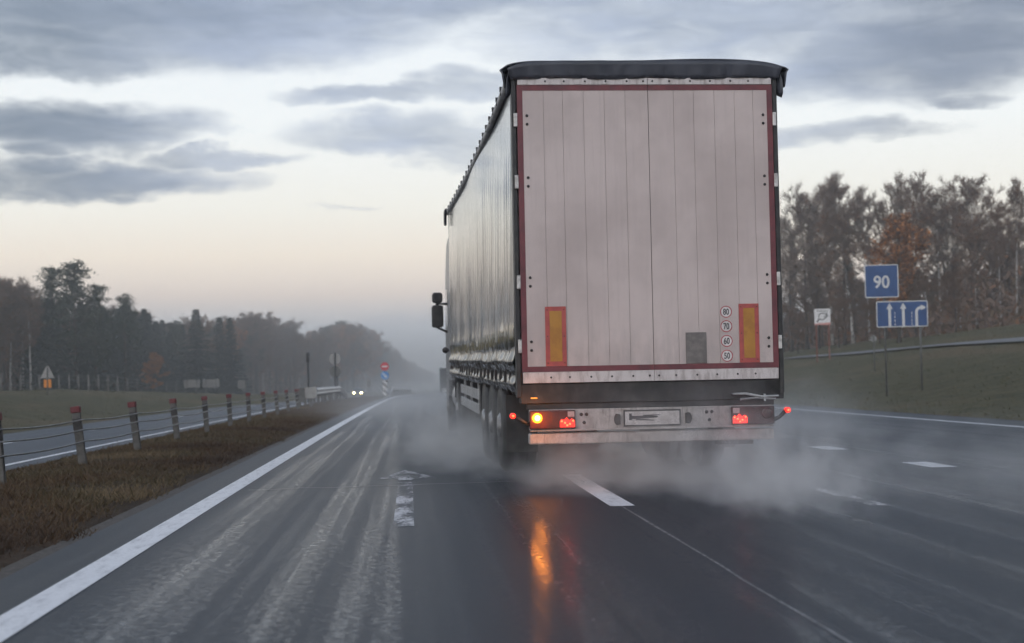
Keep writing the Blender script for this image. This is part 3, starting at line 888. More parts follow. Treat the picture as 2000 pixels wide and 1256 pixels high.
for k in range(6):
    a0, a1 = R(180-15*k), R(165-15*k); c_ = (xx+.17, zc)
    poly([(c_[0]+.22*math.cos(a0), c_[1]+.22*math.sin(a0)), (c_[0]+.12*math.cos(a0), c_[1]+.12*math.sin(a0)), (c_[0]+.12*math.cos(a1), c_[1]+.12*math.sin(a1)), (c_[0]+.22*math.cos(a1), c_[1]+.22*math.sin(a1))])
poly([(xx+.17, zc+.06), (xx+.17, zc+.28), (xx+.36, zc+.17)])
tag(mb.build('lane_panel', [M['sign_letter'], M['sign_blue'], M['sign_grey']], sg), 'wide blue panel with two straight arrows and one right turn arrow')

# white board with a drawing
d = 100.0; xb = bearing(1609, d); zb = gh(xb-cx(d), d)
bd = empty('notice_board', (xb, d, zb), R(-10)); tag(bd, 'small white board with a dark sketch on rust-red legs at the forest edge', 'sign')
z0 = 1.05 + (726-633)*d/2900 - zb; z1 = 1.05 + (726-601)*d/2900 - zb; hw = .54
for x_ in (-.42, .42):
    mb = MB(); mb.box(x_-.035, x_+.035, .03, .09, -.3, z1-.05); mb.build('leg', M['rust_leg'], bd)
mb = MB(); mb.box(-hw, hw, 0, .03, z0, z1, 0); mb.add([(-hw, -.003, z0), (hw, -.003, z0), (hw, -.003, z0+.16), (-hw, -.003, z0+.1)], [(0, 1, 2, 3)], 1)
def stroke(pts, r=.034):
    for (a, b), (c_, e_) in zip(pts, pts[1:]):
        v = Vector((c_-a, e_-b)); nn = Vector((-v.y, v.x)).normalized()*r
        mb.add([(a-nn.x, -.006, b-nn.y), (c_-nn.x, -.006, e_-nn.y), (c_+nn.x, -.006, e_+nn.y), (a+nn.x, -.006, b+nn.y)], [(0, 1, 2, 3)], 2)
zm = (z0+z1)/2
for k in range(7): stroke([(-.36+.11*k, zm+.36), (-.31+.11*k, zm+.44), (-.27+.11*k, zm+.37)], .018)
stroke([(-.3, zm-.33), (-.26, zm-.12), (-.05, zm-.2), (.18, zm-.12), (.34, zm+.05), (.22, zm+.22), (-.05, zm+.25), (-.22, zm+.16), (-.25, zm-.02)])
stroke([(.1, zm+.0), (.34, zm+.05), (.30, zm+.3)]); stroke([(-.42, zm-.3), (-.3, zm-.33), (-.26, zm-.2)])
mb.build('panel', [M['sign_white'], M['sign_pink'], M['sign_dark']], bd)

# small round sign seen from behind on the bank
d = 74.0; xb = bearing(1708, d); zb = gh(xb-cx(d), d); zc = 1.05 + (724-660)*d/2900 - zb
rs = empty('round_sign', (xb, d, zb)); tag(rs, 'small round grey sign on a thin low pole left of the lane sign', 'road sign')
mb = MB(); mb.disc((0, 0, zc), (0, 1, 0), .17, .02, 24, 0); mb.build('disc', M['sign_grey'], rs)
mb = MB(); pole(mb, 0, -.04, -.2, zc+.15, .03); mb.build('post', M['sign_dark'], rs)

# warning sign from behind with an orange plate, left bank
d = 88.0; xb = bearing(93, d); zb = gh(xb-cx(d), d); hz = 756
tz = lambda py: 1.05 + (hz-py)*d/2900 - zb
ws = empty('warning_sign', (xb, d, zb)); tag(ws, 'grey triangular sign back above an orange plate on the left bank', 'road sign')
mb = MB(); mb.prism([(-.40, tz(739)), (.40, tz(739)), (.06, tz(716)), (-.06, tz(716))], 0, .02); mb.build('triangle_panel', M['sign_grey'], ws, bevel=.004)
mb = MB(); mb.box(-.21, .21, -.01, .01, tz(757), tz(742)); mb.build('plate', M['sign_orange'], ws, bevel=.004)
mb = MB(); pole(mb, 0, -.05, -.3, tz(718), .035); mb.build('post', M['sign_dark'], ws)

# direction boards seen from behind, left
def board(px0, px1, py0, py1, d, label, nlegs=2):
    xc = bearing((px0+px1)/2, d); zb = gh(xc-cx(d), d); hz = 742-.0197*((px0+px1)/2-800); w = (px1-px0)*d/2900/2
    za, zb_ = 1.05+(hz-py1)*d/2900-zb, 1.05+(hz-py0)*d/2900-zb
    e = empty('direction_board', (xc, d, zb)); tag(e, label, 'road sign')
    mb = MB(); mb.box(-w, w, 0, .03, za, zb_)
    for q in (.25, .5, .75): mb.box(-w, w, -.02, -.001, za+(zb_-za)*q-.02, za+(zb_-za)*q+.02)
    mb.build('panel', M['board_grey'], e)
    for k in range(nlegs):
        x_ = (-w*.6 + 1.2*w*k/(nlegs-1)) if nlegs > 1 else 0
        mb = MB(); pole(mb, x_, -.05, -.3, zb_-.03, .04); mb.build('post', M['sign_dark'], e)
board(360, 390, 742, 757, 165, 'faint grey board back, left one of the adjoining pair')
board(396, 428, 741, 757, 168, 'faint grey board back, right one of the adjoining pair')
board(465, 479, 743, 758, 175, 'small pale board back right of the pair of boards', 1)
board(716, 724, 743, 756, 260, 'tiny pale sign in the mist left of the striped bollard', 1)

# two discs on one pole, thin dark marker post
d = 90.0; xb = bearing(655, d); zb = gh(xb-cx(d), d)
z_ = lambda py: 1.05 + (745-py)*d/2900 - zb
rs = empty('round_sign', (xb, d, zb)); tag(rs, 'two round sign backs, pale above dark, on a pole at the guardrail end', 'road sign')
for nm, py, mm in (('upper_disc', 701.5, 'sign_white'), ('lower_disc', 726, 'sign_dark')):
    mb = MB(); mb.disc((0, 0, z_(py)), (0, 1, 0), .345, .02, 28, 0); mb.build(nm, M['sign_grey'] if nm == 'upper_disc' else M['sign_dark'], rs)
mb = MB(); pole(mb, .0, -.06, -.3, z_(689), .045); mb.lathe((0.05, -.06, -.3), (0, 0, 1), [(.11, 0), (.11, z_(736)+.3)], 12); mb.build('post', M['black'], rs)
d = 76.0; xb = bearing(602, d); zb = gh(xb-cx(d), d)
mp = empty('marker_post', (xb, d, zb)); tag(mp, 'thin tall dark marker post behind the short guardrail', 'post')
zt = 1.05 + (746-689)*d/2900 - zb
mb = MB(); pole(mb, 0, 0, -.3, zt-.5, .05); mb.build('shaft', M['black'], mp)
mb = MB(); mb.lathe((0, 0, zt-.5), (0, 0, 1), [(.075, 0), (.085, .02), (.085, .47), (.06, .5)], 12); mb.build('head', M['black'], mp)

# no entry + keep right + striped bollard
d = 131.0; xb = bearing(752, d); zb = gh(xb-cx(d), d); z_ = lambda py: 1.05 + (743-py)*d/2900 - zb
ns = empty('traffic_sign', (xb, d, zb)); tag(ns, 'red no entry sign above a blue keep-right sign on a striped bollard', 'road sign')
zc = z_(716); mb = MB(); mb.disc((0, 0, zc), (0, 1, 0), .37, .02, 28, 0); mb.add([(-.25, -.004, zc-.06), (.25, -.004, zc-.06), (.25, -.004, zc+.06), (-.25, -.004, zc+.06)], [(0, 1, 2, 3)], 1)
mb.build('no_entry_disc', [M['sign_red'], M['sign_white']], ns)
zc = z_(733.5); mb = MB(); mb.disc((0, 0, zc), (0, 1, 0), .37, .02, 28, 0); yy = -.004
a = R(-45); ca, sa = math.cos(a), math.sin(a); rot = lambda x, z: (x*ca - z*sa, yy, zc + x*sa + z*ca)
mb.add([rot(-.28, -.05), rot(.08, -.05), rot(.08, .05), rot(-.28, .05)], [(0, 1, 2, 3)], 1); mb.add([rot(.06, -.15), rot(.27, 0), rot(.06, .15)], [(0, 1, 2)], 1)
mb.build('keep_right_disc', [M['sign_blue_far'], M['sign_white']], ns)
zt = z_(743); mb = MB(); n = 24; ring = 9
for j in range(10):
    for k in range(ring):
        q0, q1 = 2*PI*k/ring, 2*PI*(k+1)/ring; za, zb2 = zt*j/10, zt*(j+1)/10; r = .24
        m_ = 1 if (j + k) % 4 < 2 else 0
        mb.add([(r*math.cos(q0), r*math.sin(q0), za), (r*math.cos(q1), r*math.sin(q1), za), (r*math.cos(q1), r*math.sin(q1), zb2), (r*math.cos(q0), r*math.sin(q0), zb2)], [(0, 1, 2, 3)], m_)
mb.build('striped_bollard', [M['sign_white'], M['black']], ns)
mb = MB(); pole(mb, 0, .08, -.3, z_(709), .035); mb.build('post', M['sign_dark'], ns)

# wildlife fence in front of the left forest
wf = empty('wildlife_fence', W(-43, 120)); FB = Vector(wf.location)
tag(wf, 'thin pale wire fence with posts along the foot of the left-hand forest', 'fence')
fp = []
for k in range(34):
    px = -150 + 19*k; d = lerp_tab(DT, px)*.86; x = bearing(px, d); fp.append(Vector((x, d, gh(s_of(x, d), d))))
p1 = None
for p in fp:
    if p1 is None:
        mb = MB(); mb.lathe((0, 0, -.3), (0, 0, 1), [(.075, 0), (.07, 2.45), (.03, 2.5)], 8); p1 = mb.build('post', M['wood_post'], wf); o = p1
    else:
        o = p1.copy(); COL.objects.link(o); o.parent = wf
    o.location = p - FB; o.rotation_euler = (R(rng.uniform(-2, 2)), R(rng.uniform(-2, 2)), 0)
for zc in (.5, 1.1, 1.6, 2.1):
    mb = MB(); mb.tube([p - FB + Vector((0, 0, zc)) for p in fp], .012, 4); mb.build('wire', M['cable'], wf)

# ------------------------------------------------------------------ other vehicles
d = 245.0; xb = bearing(698, d)
car = empty('oncoming_car', (xb, d, road_lvl(xb-cx(d), d)), R(-2)); tag(car, 'oncoming car with lit headlights on the opposite road', 'car')
prof = [(0, .32), (0, .62), (.08, .75), (1.05, .92), (1.75, 1.38), (2.2, 1.46), (3.1, 1.42), (3.9, 1.02), (4.3, .96), (4.4, .6), (4.36, .32)]
mb = MB()
vs = []
for x_, k in ((-.84, .94), (-.86, 1), (.86, 1), (.84, .94)):
    for y_, z_v in prof: vs.append((x_*(1 if z_v < .95 else .82), 2.2+(y_-2.2)*k, z_v))
n = len(prof); fs = []
for i in range(3):
    for k in range(n): fs.append((i*n+k, i*n+(k+1) % n, (i+1)*n+(k+1) % n, (i+1)*n+k))
fs += [tuple(range(n)), tuple(range(3*n, 4*n))[::-1]]
mb.add(vs, fs); mb.build('body', M['car_paint'], car, bevel=.03)
mb = MB(); mb.add([(-.66, 1.12, .98), (.66, 1.12, .98), (.58, 1.68, 1.36), (-.58, 1.68, 1.36)], [(0, 1, 2, 3)]); mb.build('windscreen', M['glass'], car)
mb = MB(); mb.box(-.55, .55, -.02, .02, .36, .52); mb.build('grille', M['black'], car)
mb = MB(); mb.box(-.26, .26, -.04, -.02, .40, .50); mb.build('licence_plate', M['plate'], car)
for s in (-1, 1):
    mb = MB(); mb.lathe((s*.60, .05, .66), (0, -1, 0), [(.17, 0), (.17, .07), (.11, .095)], 16); mb.build('headlight', M['head_lit'], car)
    mb = MB(); mb.box(s*.92-.10, s*.92+.10, 1.35, 1.45, .98, 1.10); mb.build('mirror', M['black'], car, bevel=.03)
    for y_ in (.8, 3.5):
        mb = MB(); mb.lathe((s*.66, y_, .32), (s, 0, 0), [(.28, 0), (.32, .03), (.32, .18), (.28, .2)], 20); w_ = mb.build('wheel', M['rubber'], car)
        mb = MB(); mb.lathe((s*.66, y_, .32), (s, 0, 0), [(.2, .201), (.18, .206)], 16); mb.build('rim', M['rim'], w_)

d = 235.0; xb = bearing(868, d)
t2 = empty('distant_truck', (xb + .55, d, road_lvl(1, d)), R(-1)); tag(t2, 'dark lorry ahead, half hidden in the mist beyond the big trailer', 'truck')
mb = MB(); mb.box(-1.27, 1.27, .3, 13, 1.1, 3.95); mb.build('trailer_box', M['tarp'], t2, bevel=.04)
for s in (-1, 1):
    mb = MB(); mb.box(min(s*.01, s*1.25), max(s*.01, s*1.25), .24, .298, 1.12, 3.9); mb.build('rear_door', M['chassis'], t2, bevel=.01)
    mb = MB(); mb.box(s*1.0-.2, s*1.0+.2, .18, .24, .72, .84); mb.build('tail_lamp', M['red_dark'], t2)
    for y_ in (2.6, 3.9, 5.2, 12.4):
        mb = MB(); mb.lathe((s*.9, y_, .5), (s, 0, 0), [(.42, 0), (.5, .05), (.5, .3), (.42, .36)], 20); mb.build('wheel', M['rubber'], t2)
mb = MB(); mb.box(-1.15, 1.15, .3, 12.6, .85, 1.09); mb.build('chassis', M['chassis'], t2)
mb = MB(); mb.box(-1.2, 1.2, .25, .35, .42, .55); mb.build('underrun_bar', M['dirty'], t2)
mb = MB(); mb.box(-1.2, 1.2, 13.8, 15.9, .6, 3.4); mb.build('cab', M['cab'], t2, bevel=.12)

# ------------------------------------------------------------------ the big trailer truck
TRUCK = empty('curtain_side_truck', (2.311, 14.087, 0), R(1.09))
tag(TRUCK, 'articulated lorry with dirty white plank rear doors and dark grey curtain sides, seen from behind', 'truck')
TL = .0150
def tilt(x, y, z): return (x, y, z + TL*max(0, min(y, 15)))
def TM(): return MB(tilt)
XL = 1.25; CXD = .025                     # door opening half width, centre split
# doors
seams_l = [-1.225, -.99, -.805, -.603, -.402, -.199, .0233]
seams_r = [.0267, .272, .469, .672, .870, 1.052, 1.225]
def door(seams, side):
    mb = TM()
    x0, x1 = seams[0], seams[-1]
    mb.box(x0, x1, .012, .05, 1.006, 3.905, 1)
    for a, b in zip(seams, seams[1:]):
        mb.box(a+.0011, b-.0011, 0, .0119, 1.008, 3.903, 0)
    o = mb.build('rear_door', [M['door'], M['seam']], TRUCK, bevel=.001)
    # red tape frame, set 3 mm proud
    mb = TM(); sx = -1 if side < 0 else 1
    xo = sx*1.243; xi = sx*1.190
    xa, xb = min(xo, xi), max(xo, xi)
    mb.box(xa, xb, -.003, .009, 1.10, 3.845)
    ha, hb = (xb+.0005, x1) if side < 0 else (x0, xa-.0005)
    mb.box(ha, hb, -.003, -.0004, 3.792, 3.845); mb.box(ha, hb, -.003, -.0004, 1.10, 1.152)
    mb.build('reflective_border', M['red_tape'], o)
    for nm, za, zb_ in (('top_rail', 3.848, 3.912), ('bottom_rail', .995, 1.096)):
        mb = TM()
        mb.box(x0-.012*(side < 0), x1+.012*(side > 0), -.010, -.0005, za, zb_, 0)
        xs = [-.97, -.79, -.585, -.385, -.18, -.02] if side < 0 else [.07, .235, .44, .635, .835, 1.01]
        for x_ in xs: mb.lathe((x_, -.0102, (za+zb_)/2), (0, -1, 0), [(.011, 0), (.009, .004)], 10, 1)
        mb.build(nm, [M['rail_white'], M['bolt']], o, bevel=.002)
    for zc in (3.510, 2.915, 1.958, 1.347):
        mb = TM(); xx = sx*1.243
        mb.box(min(xx, xx+sx*.035), max(xx, xx+sx*.035), -.014, .10, zc-.065, zc+.065, 0)
        for dz in (-.041, .041): mb.lathe((sx*1.150, -.0005, zc+dz), (0, -1, 0), [(.015, 0), (.013, .008), (.006, .010)], 12, 1)
        mb.build('hinge', [M['silver'], M['bolt']], o, bevel=.004)
    return o
DL = door(seams_l, -1); DR = door(seams_r, 1)
# marker boards
def marker(x0, x1, par):
    mb = TM(); z0, z1 = 1.153, 1.72
    mb.box(x0, x1, -.008, -.0005, z0, z1, 0)
    mb.box(x0+.042, x1-.042, -.010, -.0081, z0+.045, z1-.042, 1)
    for x_ in (x0+.02, x1-.02):
        for z_v in (z0+.03, (z0+z1)/2, z1-.03): mb.lathe((x_, -.0082, z_v), (0, -1, 0), [(.006, 0), (.005, .003)], 8, 2)
    tag(mb.build('marker_board', [M['red_ref'], M['orange_ref'], M['bolt']], par), 'orange reflective board with a red border')
marker(-1.015, -.815, DL); marker(.862, 1.056, DR)
mb = TM(); mb.box(.337, .540, -.007, -.0005, 1.153, 1.452); tag(mb.build('sheet_pocket', M['grey_patch'], DR, bevel=.003), 'plain dark grey rectangle on the door')
for body, zc in (('80', 1.645), ('70', 1.506), ('60', 1.364), ('50', 1.222)):
    mb = TM(); xc = .737
    mb.disc((xc, -.0005, zc), (0, -1, 0), .060, .002, 32, 0)
    mb.ring((xc, zc), .049, .0585, -.0035, 32, 1)
    vs, fs = text_mesh(body, .082, .0018, .72)
    mb.add([(v[0]+xc, -.0036, v[2]+zc) for v in vs], fs, 2)
    tag(mb.build('speed_sticker', [M['white_sticker'], M['sticker_red'], M['sticker_black']], DR), 'round red-ringed sticker reading %s' % body)
# rear corner posts and frame
for sx in (-1, 1):
    mb = TM(); a, b = sx*1.252, sx*1.296
    mb.box(min(a, b), max(a, b), .012, .16, .86, 3.93); mb.build('corner_post', M['black'], TRUCK, bevel=.006)
mb = TM(); mb.box(-1.251, 1.251, .055, .20, .99, 3.93); mb.build('rear_bulkhead', M['seam'], TRUCK)
# roof tarp with curled rear edge
def railx(y): return -1.305 + .052*math.sin(PI*max(0, min(1, y/13.6)))
mb = TM(); vs = []; fs = []
ys = [-.05, -.03, .0, .3, 1] + [2+i for i in range(12)] + [13.62]
prof = [(-1.0, -.17), (-1.015, -.03), (-1.03, .0)] + [(u_/40*1.03, .092*(1-abs(u_/40)**8)**.8) for u_ in range(-39, 40)] + [(1.03, 0), (1.015, -.03), (1.0, -.17)]
for i, y in enumerate(ys):
    hw = abs(railx(y)) + (.06 if y < .1 else -.055)
    for u, z in prof:
        if y >= .1: z = z*.55 if z > 0 else max(z, -.02)
        zz = 3.985 + z + .012*math.sin(y*3.1+u*4)*(1 if z > .03 else 0)
        vs.append((u*hw, y, zz))
n = len(prof)
for i in range(len(ys)-1):
    for k in range(n-1): fs.append((i*n+k, i*n+k+1, (i+1)*n+k+1, (i+1)*n+k))
mb.add(vs, fs, 0, True)
o = mb.build('roof', M['tarp'], TRUCK); so = o.modifiers.new('solid', 'SOLIDIFY'); so.thickness = .012
# valance hanging below the roof edge over the top of the doors
mb = TM(); vs = []; fs = []; nx = 60
for j, z in enumerate((4.07, 4.03, 3.98, 3.935, 3.905)):
    for i in range(nx+1):
        u = -1 + 2*i/nx
        top = 3.985 + .088*(1-abs(u*.985)**8)**.8
        zz = 3.905 + (top-3.905)*(1-j/4)
        vs.append((u*(1.335 - .03*j/4), -.052 + .010*j + .004*math.sin(u*23)+.003*math.sin(u*41+1)*j, zz + (.008*math.sin(u*9+1) if j == 4 else 0)))
for j in range(4):
    for i in range(nx): fs.append((j*(nx+1)+i, j*(nx+1)+i+1, (j+1)*(nx+1)+i+1, (j+1)*(nx+1)+i))
mb.add(vs, fs, 0, True)
o = mb.build('roof_valance', M['tarp'], TRUCK); so = o.modifiers.new('solid', 'SOLIDIFY'); so.thickness = .008
for sx in (-1, 1):       # loose tarp flaps on the rear corners
    mb = TM(); vs = []; fs = []
    for i in range(7):
        y = -.04 + .05*i
        for j in range(6):
            vs.append((sx*(1.298 + .016*math.sin(i*1.3+j*.8) + .012*j*(i < 2)), y, 3.99 - (.27 - .035*abs(i-1))*j/5))
    for i in range(6):
        for j in range(5): fs.append((i*6+j, i*6+j+1, (i+1)*6+j+1, (i+1)*6+j))
    mb.add(vs, fs, 0, True); o = mb.build('corner_flap', M['tarp'], TRUCK); so = o.modifiers.new('solid', 'SOLIDIFY'); so.thickness = .006
    mb = TM(); mb.prism([(13.2, 3.99), (13.66, 3.99), (13.66, 3.74), (13.55, 3.70), (13.45, 3.84)], sx*1.315, sx*1.365, 0, 'yz'); mb.build('front_flap', M['tarp'], TRUCK, bevel=.015)
# roof rails with rollers
for sx in (-1, 1):
    mb = TM(); vs = []; fs = []; pr = [(0, .0), (.035, .0), (.045, -.03), (.035, -.085), (0, -.09)]
    ys = [.12 + 13.4*i/20 for i in range(21)]
    for y in ys:
        for o_, z in pr: vs.append((sx*(abs(railx(y)) + o_ - .02), y, 3.985 + z))
    for i in range(20):
        for k in range(4): fs.append((i*5+k, i*5+k+1, (i+1)*5+k+1, (i+1)*5+k))
    mb.add(vs, fs, 0, True); rl = mb.build('roof_rail', M['rail_alu'], TRUCK)
    first = None
    for k in range(22):
        y = .35 + .62*k; 
        if y > 13.4: break
        if first is None:
            m2 = MB(); m2.prism([(-.018, 0), (.018, 0), (.032, .040), (.0, .050), (-.022, .030)], -.012, .012, 0, 'yz'); m2.tube([(0, 0, -.04), (0, 0, .02)], .009, 6)
            first = m2.build('roller', M['black'], rl); o = first
        else:
            o = first.copy(); COL.objects.link(o); o.parent = rl
        o.location = tilt(sx*(abs(railx(y))+.022), y, 3.958)
# curtains
def curtain(sx):
    mb = MB(tilt); ny, y0, y1 = 330, .17, 13.45
    zs = [3.93, 3.88, 3.7, 3.45, 3.2, 2.95, 2.7, 2.45, 2.2, 2.0, 1.85, 1.72, 1.62, 1.555, 1.54, 1.50, 1.45, 1.43, 1.40, 1.36, 1.32, 1.28, 1.24, 1.205, 1.18, 1.15, 1.12, 1.08, 1.05, 1.02, .985, .95, .925, .905]
    sk = [(0.905, -.012), (.935, .012), (.97, .030), (1.0, .022), (1.04, -.008), (1.08, -.012), (1.12, .004), (1.17, .030), (1.21, .034), (1.25, .012), (1.31, -.010), (1.36, .0), (1.42, .008), (1.50, .012), (1.6, .0), (4, 0)]
    vs = []; fs = []
    for j in range(ny+1):
        y = y0 + (y1-y0)*j/ny
        for z in zs:
            low = max(0, min(1, (3.4-z)/1.6))
            x = abs(railx(y))*.6 + 1.295*.4 - .012
            x += .011*low*math.sin(y*2*PI/.31 + 1.5*noise.noise(Vector((y*1.3, z*.25, 2)))) + .045*low*noise.noise(Vector((y*1.15, z*.30, 5))) + .05*noise.noise(Vector((y*.22, z*.35, 11)))
            x += .010*low*noise.noise(Vector((y*5.0, z*.5, 8)))
            x -= .03*max(0, 1-(y-y0)/.25)*min(1, low+.2)
            if z < 1.6:
                ph = (y % .62)/.62; sc = abs(math.sin(PI*ph))
                x += lerp_tab(sk, z)*(.42 + .55*sc)*(1 + .4*noise.noise(Vector((y*1.1, 0, 4)))) + .006*noise.noise(Vector((y*7, z*9, 1)))
            zz = z
            if z < 1.45: zz += .02*noise.noise(Vector((y*.5, z*2, 3)))*(1 if z < 1.4 else .5)
            vs.append((sx*x, y, zz))
    n = len(zs)
    for j in range(ny):
        for k in range(n-1): fs.append((j*n+k, j*n+k+1, (j+1)*n+k+1, (j+1)*n+k))
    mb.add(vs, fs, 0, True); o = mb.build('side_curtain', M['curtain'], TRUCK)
    first = None
    for k in range(22):
        y = .48 + .62*k
        if y > 13.3: break
        if first is None:
            m2 = MB(); P = []
            for z in (.90, .95, .985, 1.02, 1.08, 1.14, 1.18, 1.22, 1.28, 1.36, 1.44): P.append((sx*(1.297 + lerp_tab(sk, z)*.72), 0, z))
            for (a, _, za), (b, _, zb_) in zip(P, P[1:]):
                m2.add([(a, -.024, za), (a, .024, za), (b, .024, zb_), (b, -.024, zb_)], [(0, 1, 2, 3)], 0, True)
            m2.box(min(sx*1.30, sx*1.325), max(sx*1.30, sx*1.325), -.03, .03, .99, 1.10, 1); m2.box(min(sx*1.285, sx*1.300), max(sx*1.285, sx*1.300), -.015, .015, .885, .93, 0)
            first = m2.build('strap', [M['black'], M['bolt']], o); q = first
        else:
            q = first.copy(); COL.objects.link(q); q.parent = o
        q.location = (0, y, TL*y)
        q.rotation_euler = (R(rng.uniform(-2, 2)), 0, 0)
    return o
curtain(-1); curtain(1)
mb = TM(); mb.box(-1.28, 1.28, 13.46, 13.62, .95, 3.95); mb.build('front_wall', M['tarp'], TRUCK, bevel=.03)
mb = TM(); mb.box(-1.24, 1.24, .21, 13.45, .96, 1.10); mb.build('load_floor', M['chassis'], TRUCK)
# chassis: rear cross member, rails, lights
mb = TM()
mb.box(-1.26, 1.26, .02, .18, .80, .988); mb.box(-1.20, 1.20, .05, .14, .74, .799)
for x_ in (-.5, .5): mb.box(x_-.07, x_+.07, .19, 12.2, .58, .955)
for y_ in (1.2, 4.4, 6.6, 8.6, 10.6): mb.box(-1.2, 1.2, y_, y_+.1, .85, .958)
mb.box(-.43, .43, .3, 1.1, .62, .84)
mb.build('chassis', M['chassis'], TRUCK, bevel=.008)
lb = TM(); z0, z1 = .548, .742
lb.box(-1.185, 1.165, -.02, .05, z0, z1, 0)
lb.box(-1.185, 1.165, -.05, -.0205, z0-.012, z0+.006, 0)
LB = lb.build('light_bar', [M['dirty'], M['bolt']], TRUCK, bevel=.006)
for xs in ([-.70, -.645, -.67], [.50, .555, .53]):
    pass
mb = TM()
for x_, z_v in ((-.690, .690), (-.640, .690), (-.664, .612), (.520, .690), (.570, .690), (.545, .612)): mb.lathe((x_, -.0205, z_v), (0, -1, 0), [(.017, 0), (.014, .003)], 14)
mb.build('mounting_holes', M['bolt'], LB)
for sx in (-1, 1):
    mb = TM(); xc = -.005 + sx*.345
    pts_ = [(xc - sx*.035*math.cos(a_) * (1.0), .637 + .055*math.sin(a_)) for a_ in [R(-90+18*k) for k in range(11)]]
    pts_ = [(xc+sx*.0, .582), (xc+sx*.0, .692)] ; poly_ = [(xc + sx*.028*math.cos(R(t_)) if abs(t_) <= 90 else xc - sx*.02, .637 + .052*math.sin(R(t_))) for t_ in range(-90, 91, 15)] + [(xc - sx*.03, .685), (xc - sx*.03, .589)]
    mb.prism(poly_ if sx > 0 else poly_[::-1], -.06, -.0205); mb.build('rubber_buffer', M['rubber'], LB, bevel=.004)
mb = TM(); mb.box(-.285, .265, -.034, -.0205, .565, .722, 0); mb.box(-.272, .252, -.036, -.0341, .580, .707, 1)
def smear(x0, z0, x1, z1, w):
    mb.add([(x0, -.0375, z0-w), (x1, -.0375, z1-w*.6), (x1+.02, -.0375, z1), (x1, -.0375, z1+w*.5), (x0, -.0375, z0+w)], [(0, 1, 2, 3, 4)], 2)
smear(-.225, .650, .03, .655, .016); smear(-.17, .632, .0, .622, .008); smear(-.10, .668, .06, .672, .006); mb.add([(-.235, -.0376, .625), (-.205, -.0376, .625), (-.208, -.0376, .690), (-.232, -.0376, .690)], [(0, 1, 2, 3)], 2)
tag(mb.build('licence_plate', [M['black'], M['plate'], M['sticker_black']], LB), 'white plate in a dark frame with its characters smeared out')
# tail lamps
def tail(x0, x1, blink):
    z0, z1 = .560, .735
    mb = TM(); mb.box(x0, x1, -.075, -.0205, z0, z1); o = mb.build('tail_lamp', M['red_dark'], TRUCK, bevel=.012)
    inner = x1 if blink else x0
    sg_ = -1 if blink else 1
    def seg(a, b, za, zb_, m_, nm):
        xa, xb = inner + sg_*a, inner + sg_*b
        mb = TM(); mb.box(min(xa, xb), max(xa, xb), -.080, -.0755, za, zb_); return mb.build(nm, m_, o, bevel=.003)
    # the lit brake segment: a ragged band of bulbs inside the lens
    mb = TM(); xa, xb = inner + sg_*.008, inner + sg_*.150; xa, xb = min(xa, xb), max(xa, xb)
    P = [(xa, .574), (xb, .574), (xb, .628), (xa+(xb-xa)*.8, .655), (xa+(xb-xa)*.62, .636), (xa+(xb-xa)*.45, .668), (xa+(xb-xa)*.28, .640), (xa+(xb-xa)*.12, .652), (xa, .632)]
    mb.prism(P, -.082, -.0755); br = mb.build('brake_light', M['red_lit'], o)
    for q in (.12, .33, .48, .66, .88):
        mb = TM(); mb.lathe((xa+(xb-xa)*q, -.0822, .612 + .022*math.sin(q*9)), (0, -1, 0), [(.010, 0), (.009, .004), (.004, .006)], 10); mb.build('bulb', M['red_spot'], br)
    seg(.01, .075, .672, .722, M['clear_lens'], 'reverse_light')
    seg(.165, .235, .580, .722, M['red_ref'] if False else M['red_dark'], 'fog_light')
    return o
TLm = tail(-1.190, -.752, True); TR_ = tail(.752, 1.170, False)
mb = TM(); mb.lathe((-1.117, -.0755, .665), (0, -1, 0), [(.046, 0), (.046, .012), (.036, .020), (.02, .023)], 28, 0); 
ts = mb.build('turn_signal', M['amber'], TLm)
mb = TM(); mb.lathe((-1.117, -.099, .665), (0, -1, 0), [(.027, 0), (.020, .006), (.01, .008)], 20, 0); mb.build('bulb', M['amber_core'], ts)
mb = TM(); mb.lathe((1.095, -.0755, .665), (0, -1, 0), [(.055, 0), (.055, .012), (.04, .018)], 28, 0); mb.build('turn_signal', M['amber_dim'] if False else M['red_dark'], TR_)
for nm, pos, col_, en in (('turn_signal_glow', (-1.117, -.16, .665), (1, .27, .02), 5.0), ('brake_glow', (-.83, -.14, .61), (1, .05, .03), .25), ('brake_glow', (.83, -.14, .61), (1, .05, .03), .25)):
    L_ = bpy.data.lights.new(nm, 'POINT'); L_.color = col_; L_.energy = en; L_.shadow_soft_size = .05
    lo = bpy.data.objects.new(nm, L_); COL.objects.link(lo); lo.parent = TRUCK; lo.location = pos
mb = TM(); mb.box(-1.165, -1.105, .0, .02, .848, .858); mb.build('amber_reflector', M['amber_dim'], TRUCK)
# marker lamps on rubber stalks
for sx, zc in ((-1, .690), (1, .690)):
    xr = -1.345 if sx < 0 else 1.305
    mb = TM(); mb.tube([(sx*1.17, -.01, .600), (sx*1.23, -.02, .625), (xr - sx*.02, -.03, zc-.01)], [.022, .018, .020], 8)
    st = mb.build('marker_stalk', M['rubber'], TRUCK)
    mb = TM(); mb.lathe((xr, -.03, zc), (0, -1, 0), [(.028, 0), (.028, .03), (.020, .042), (.008, .046)], 18); mb.lathe((xr, -.03, zc), (0, 1, 0), [(.028, 0), (.028, .02)], 18)
    ln = mb.build('marker_lens', M['red_lit'], st)
    mb = TM(); mb.lathe((xr, -.077, zc), (0, -1, 0), [(.012, 0), (.006, .004)], 12); mb.build('bulb', M['red_spot'], ln)
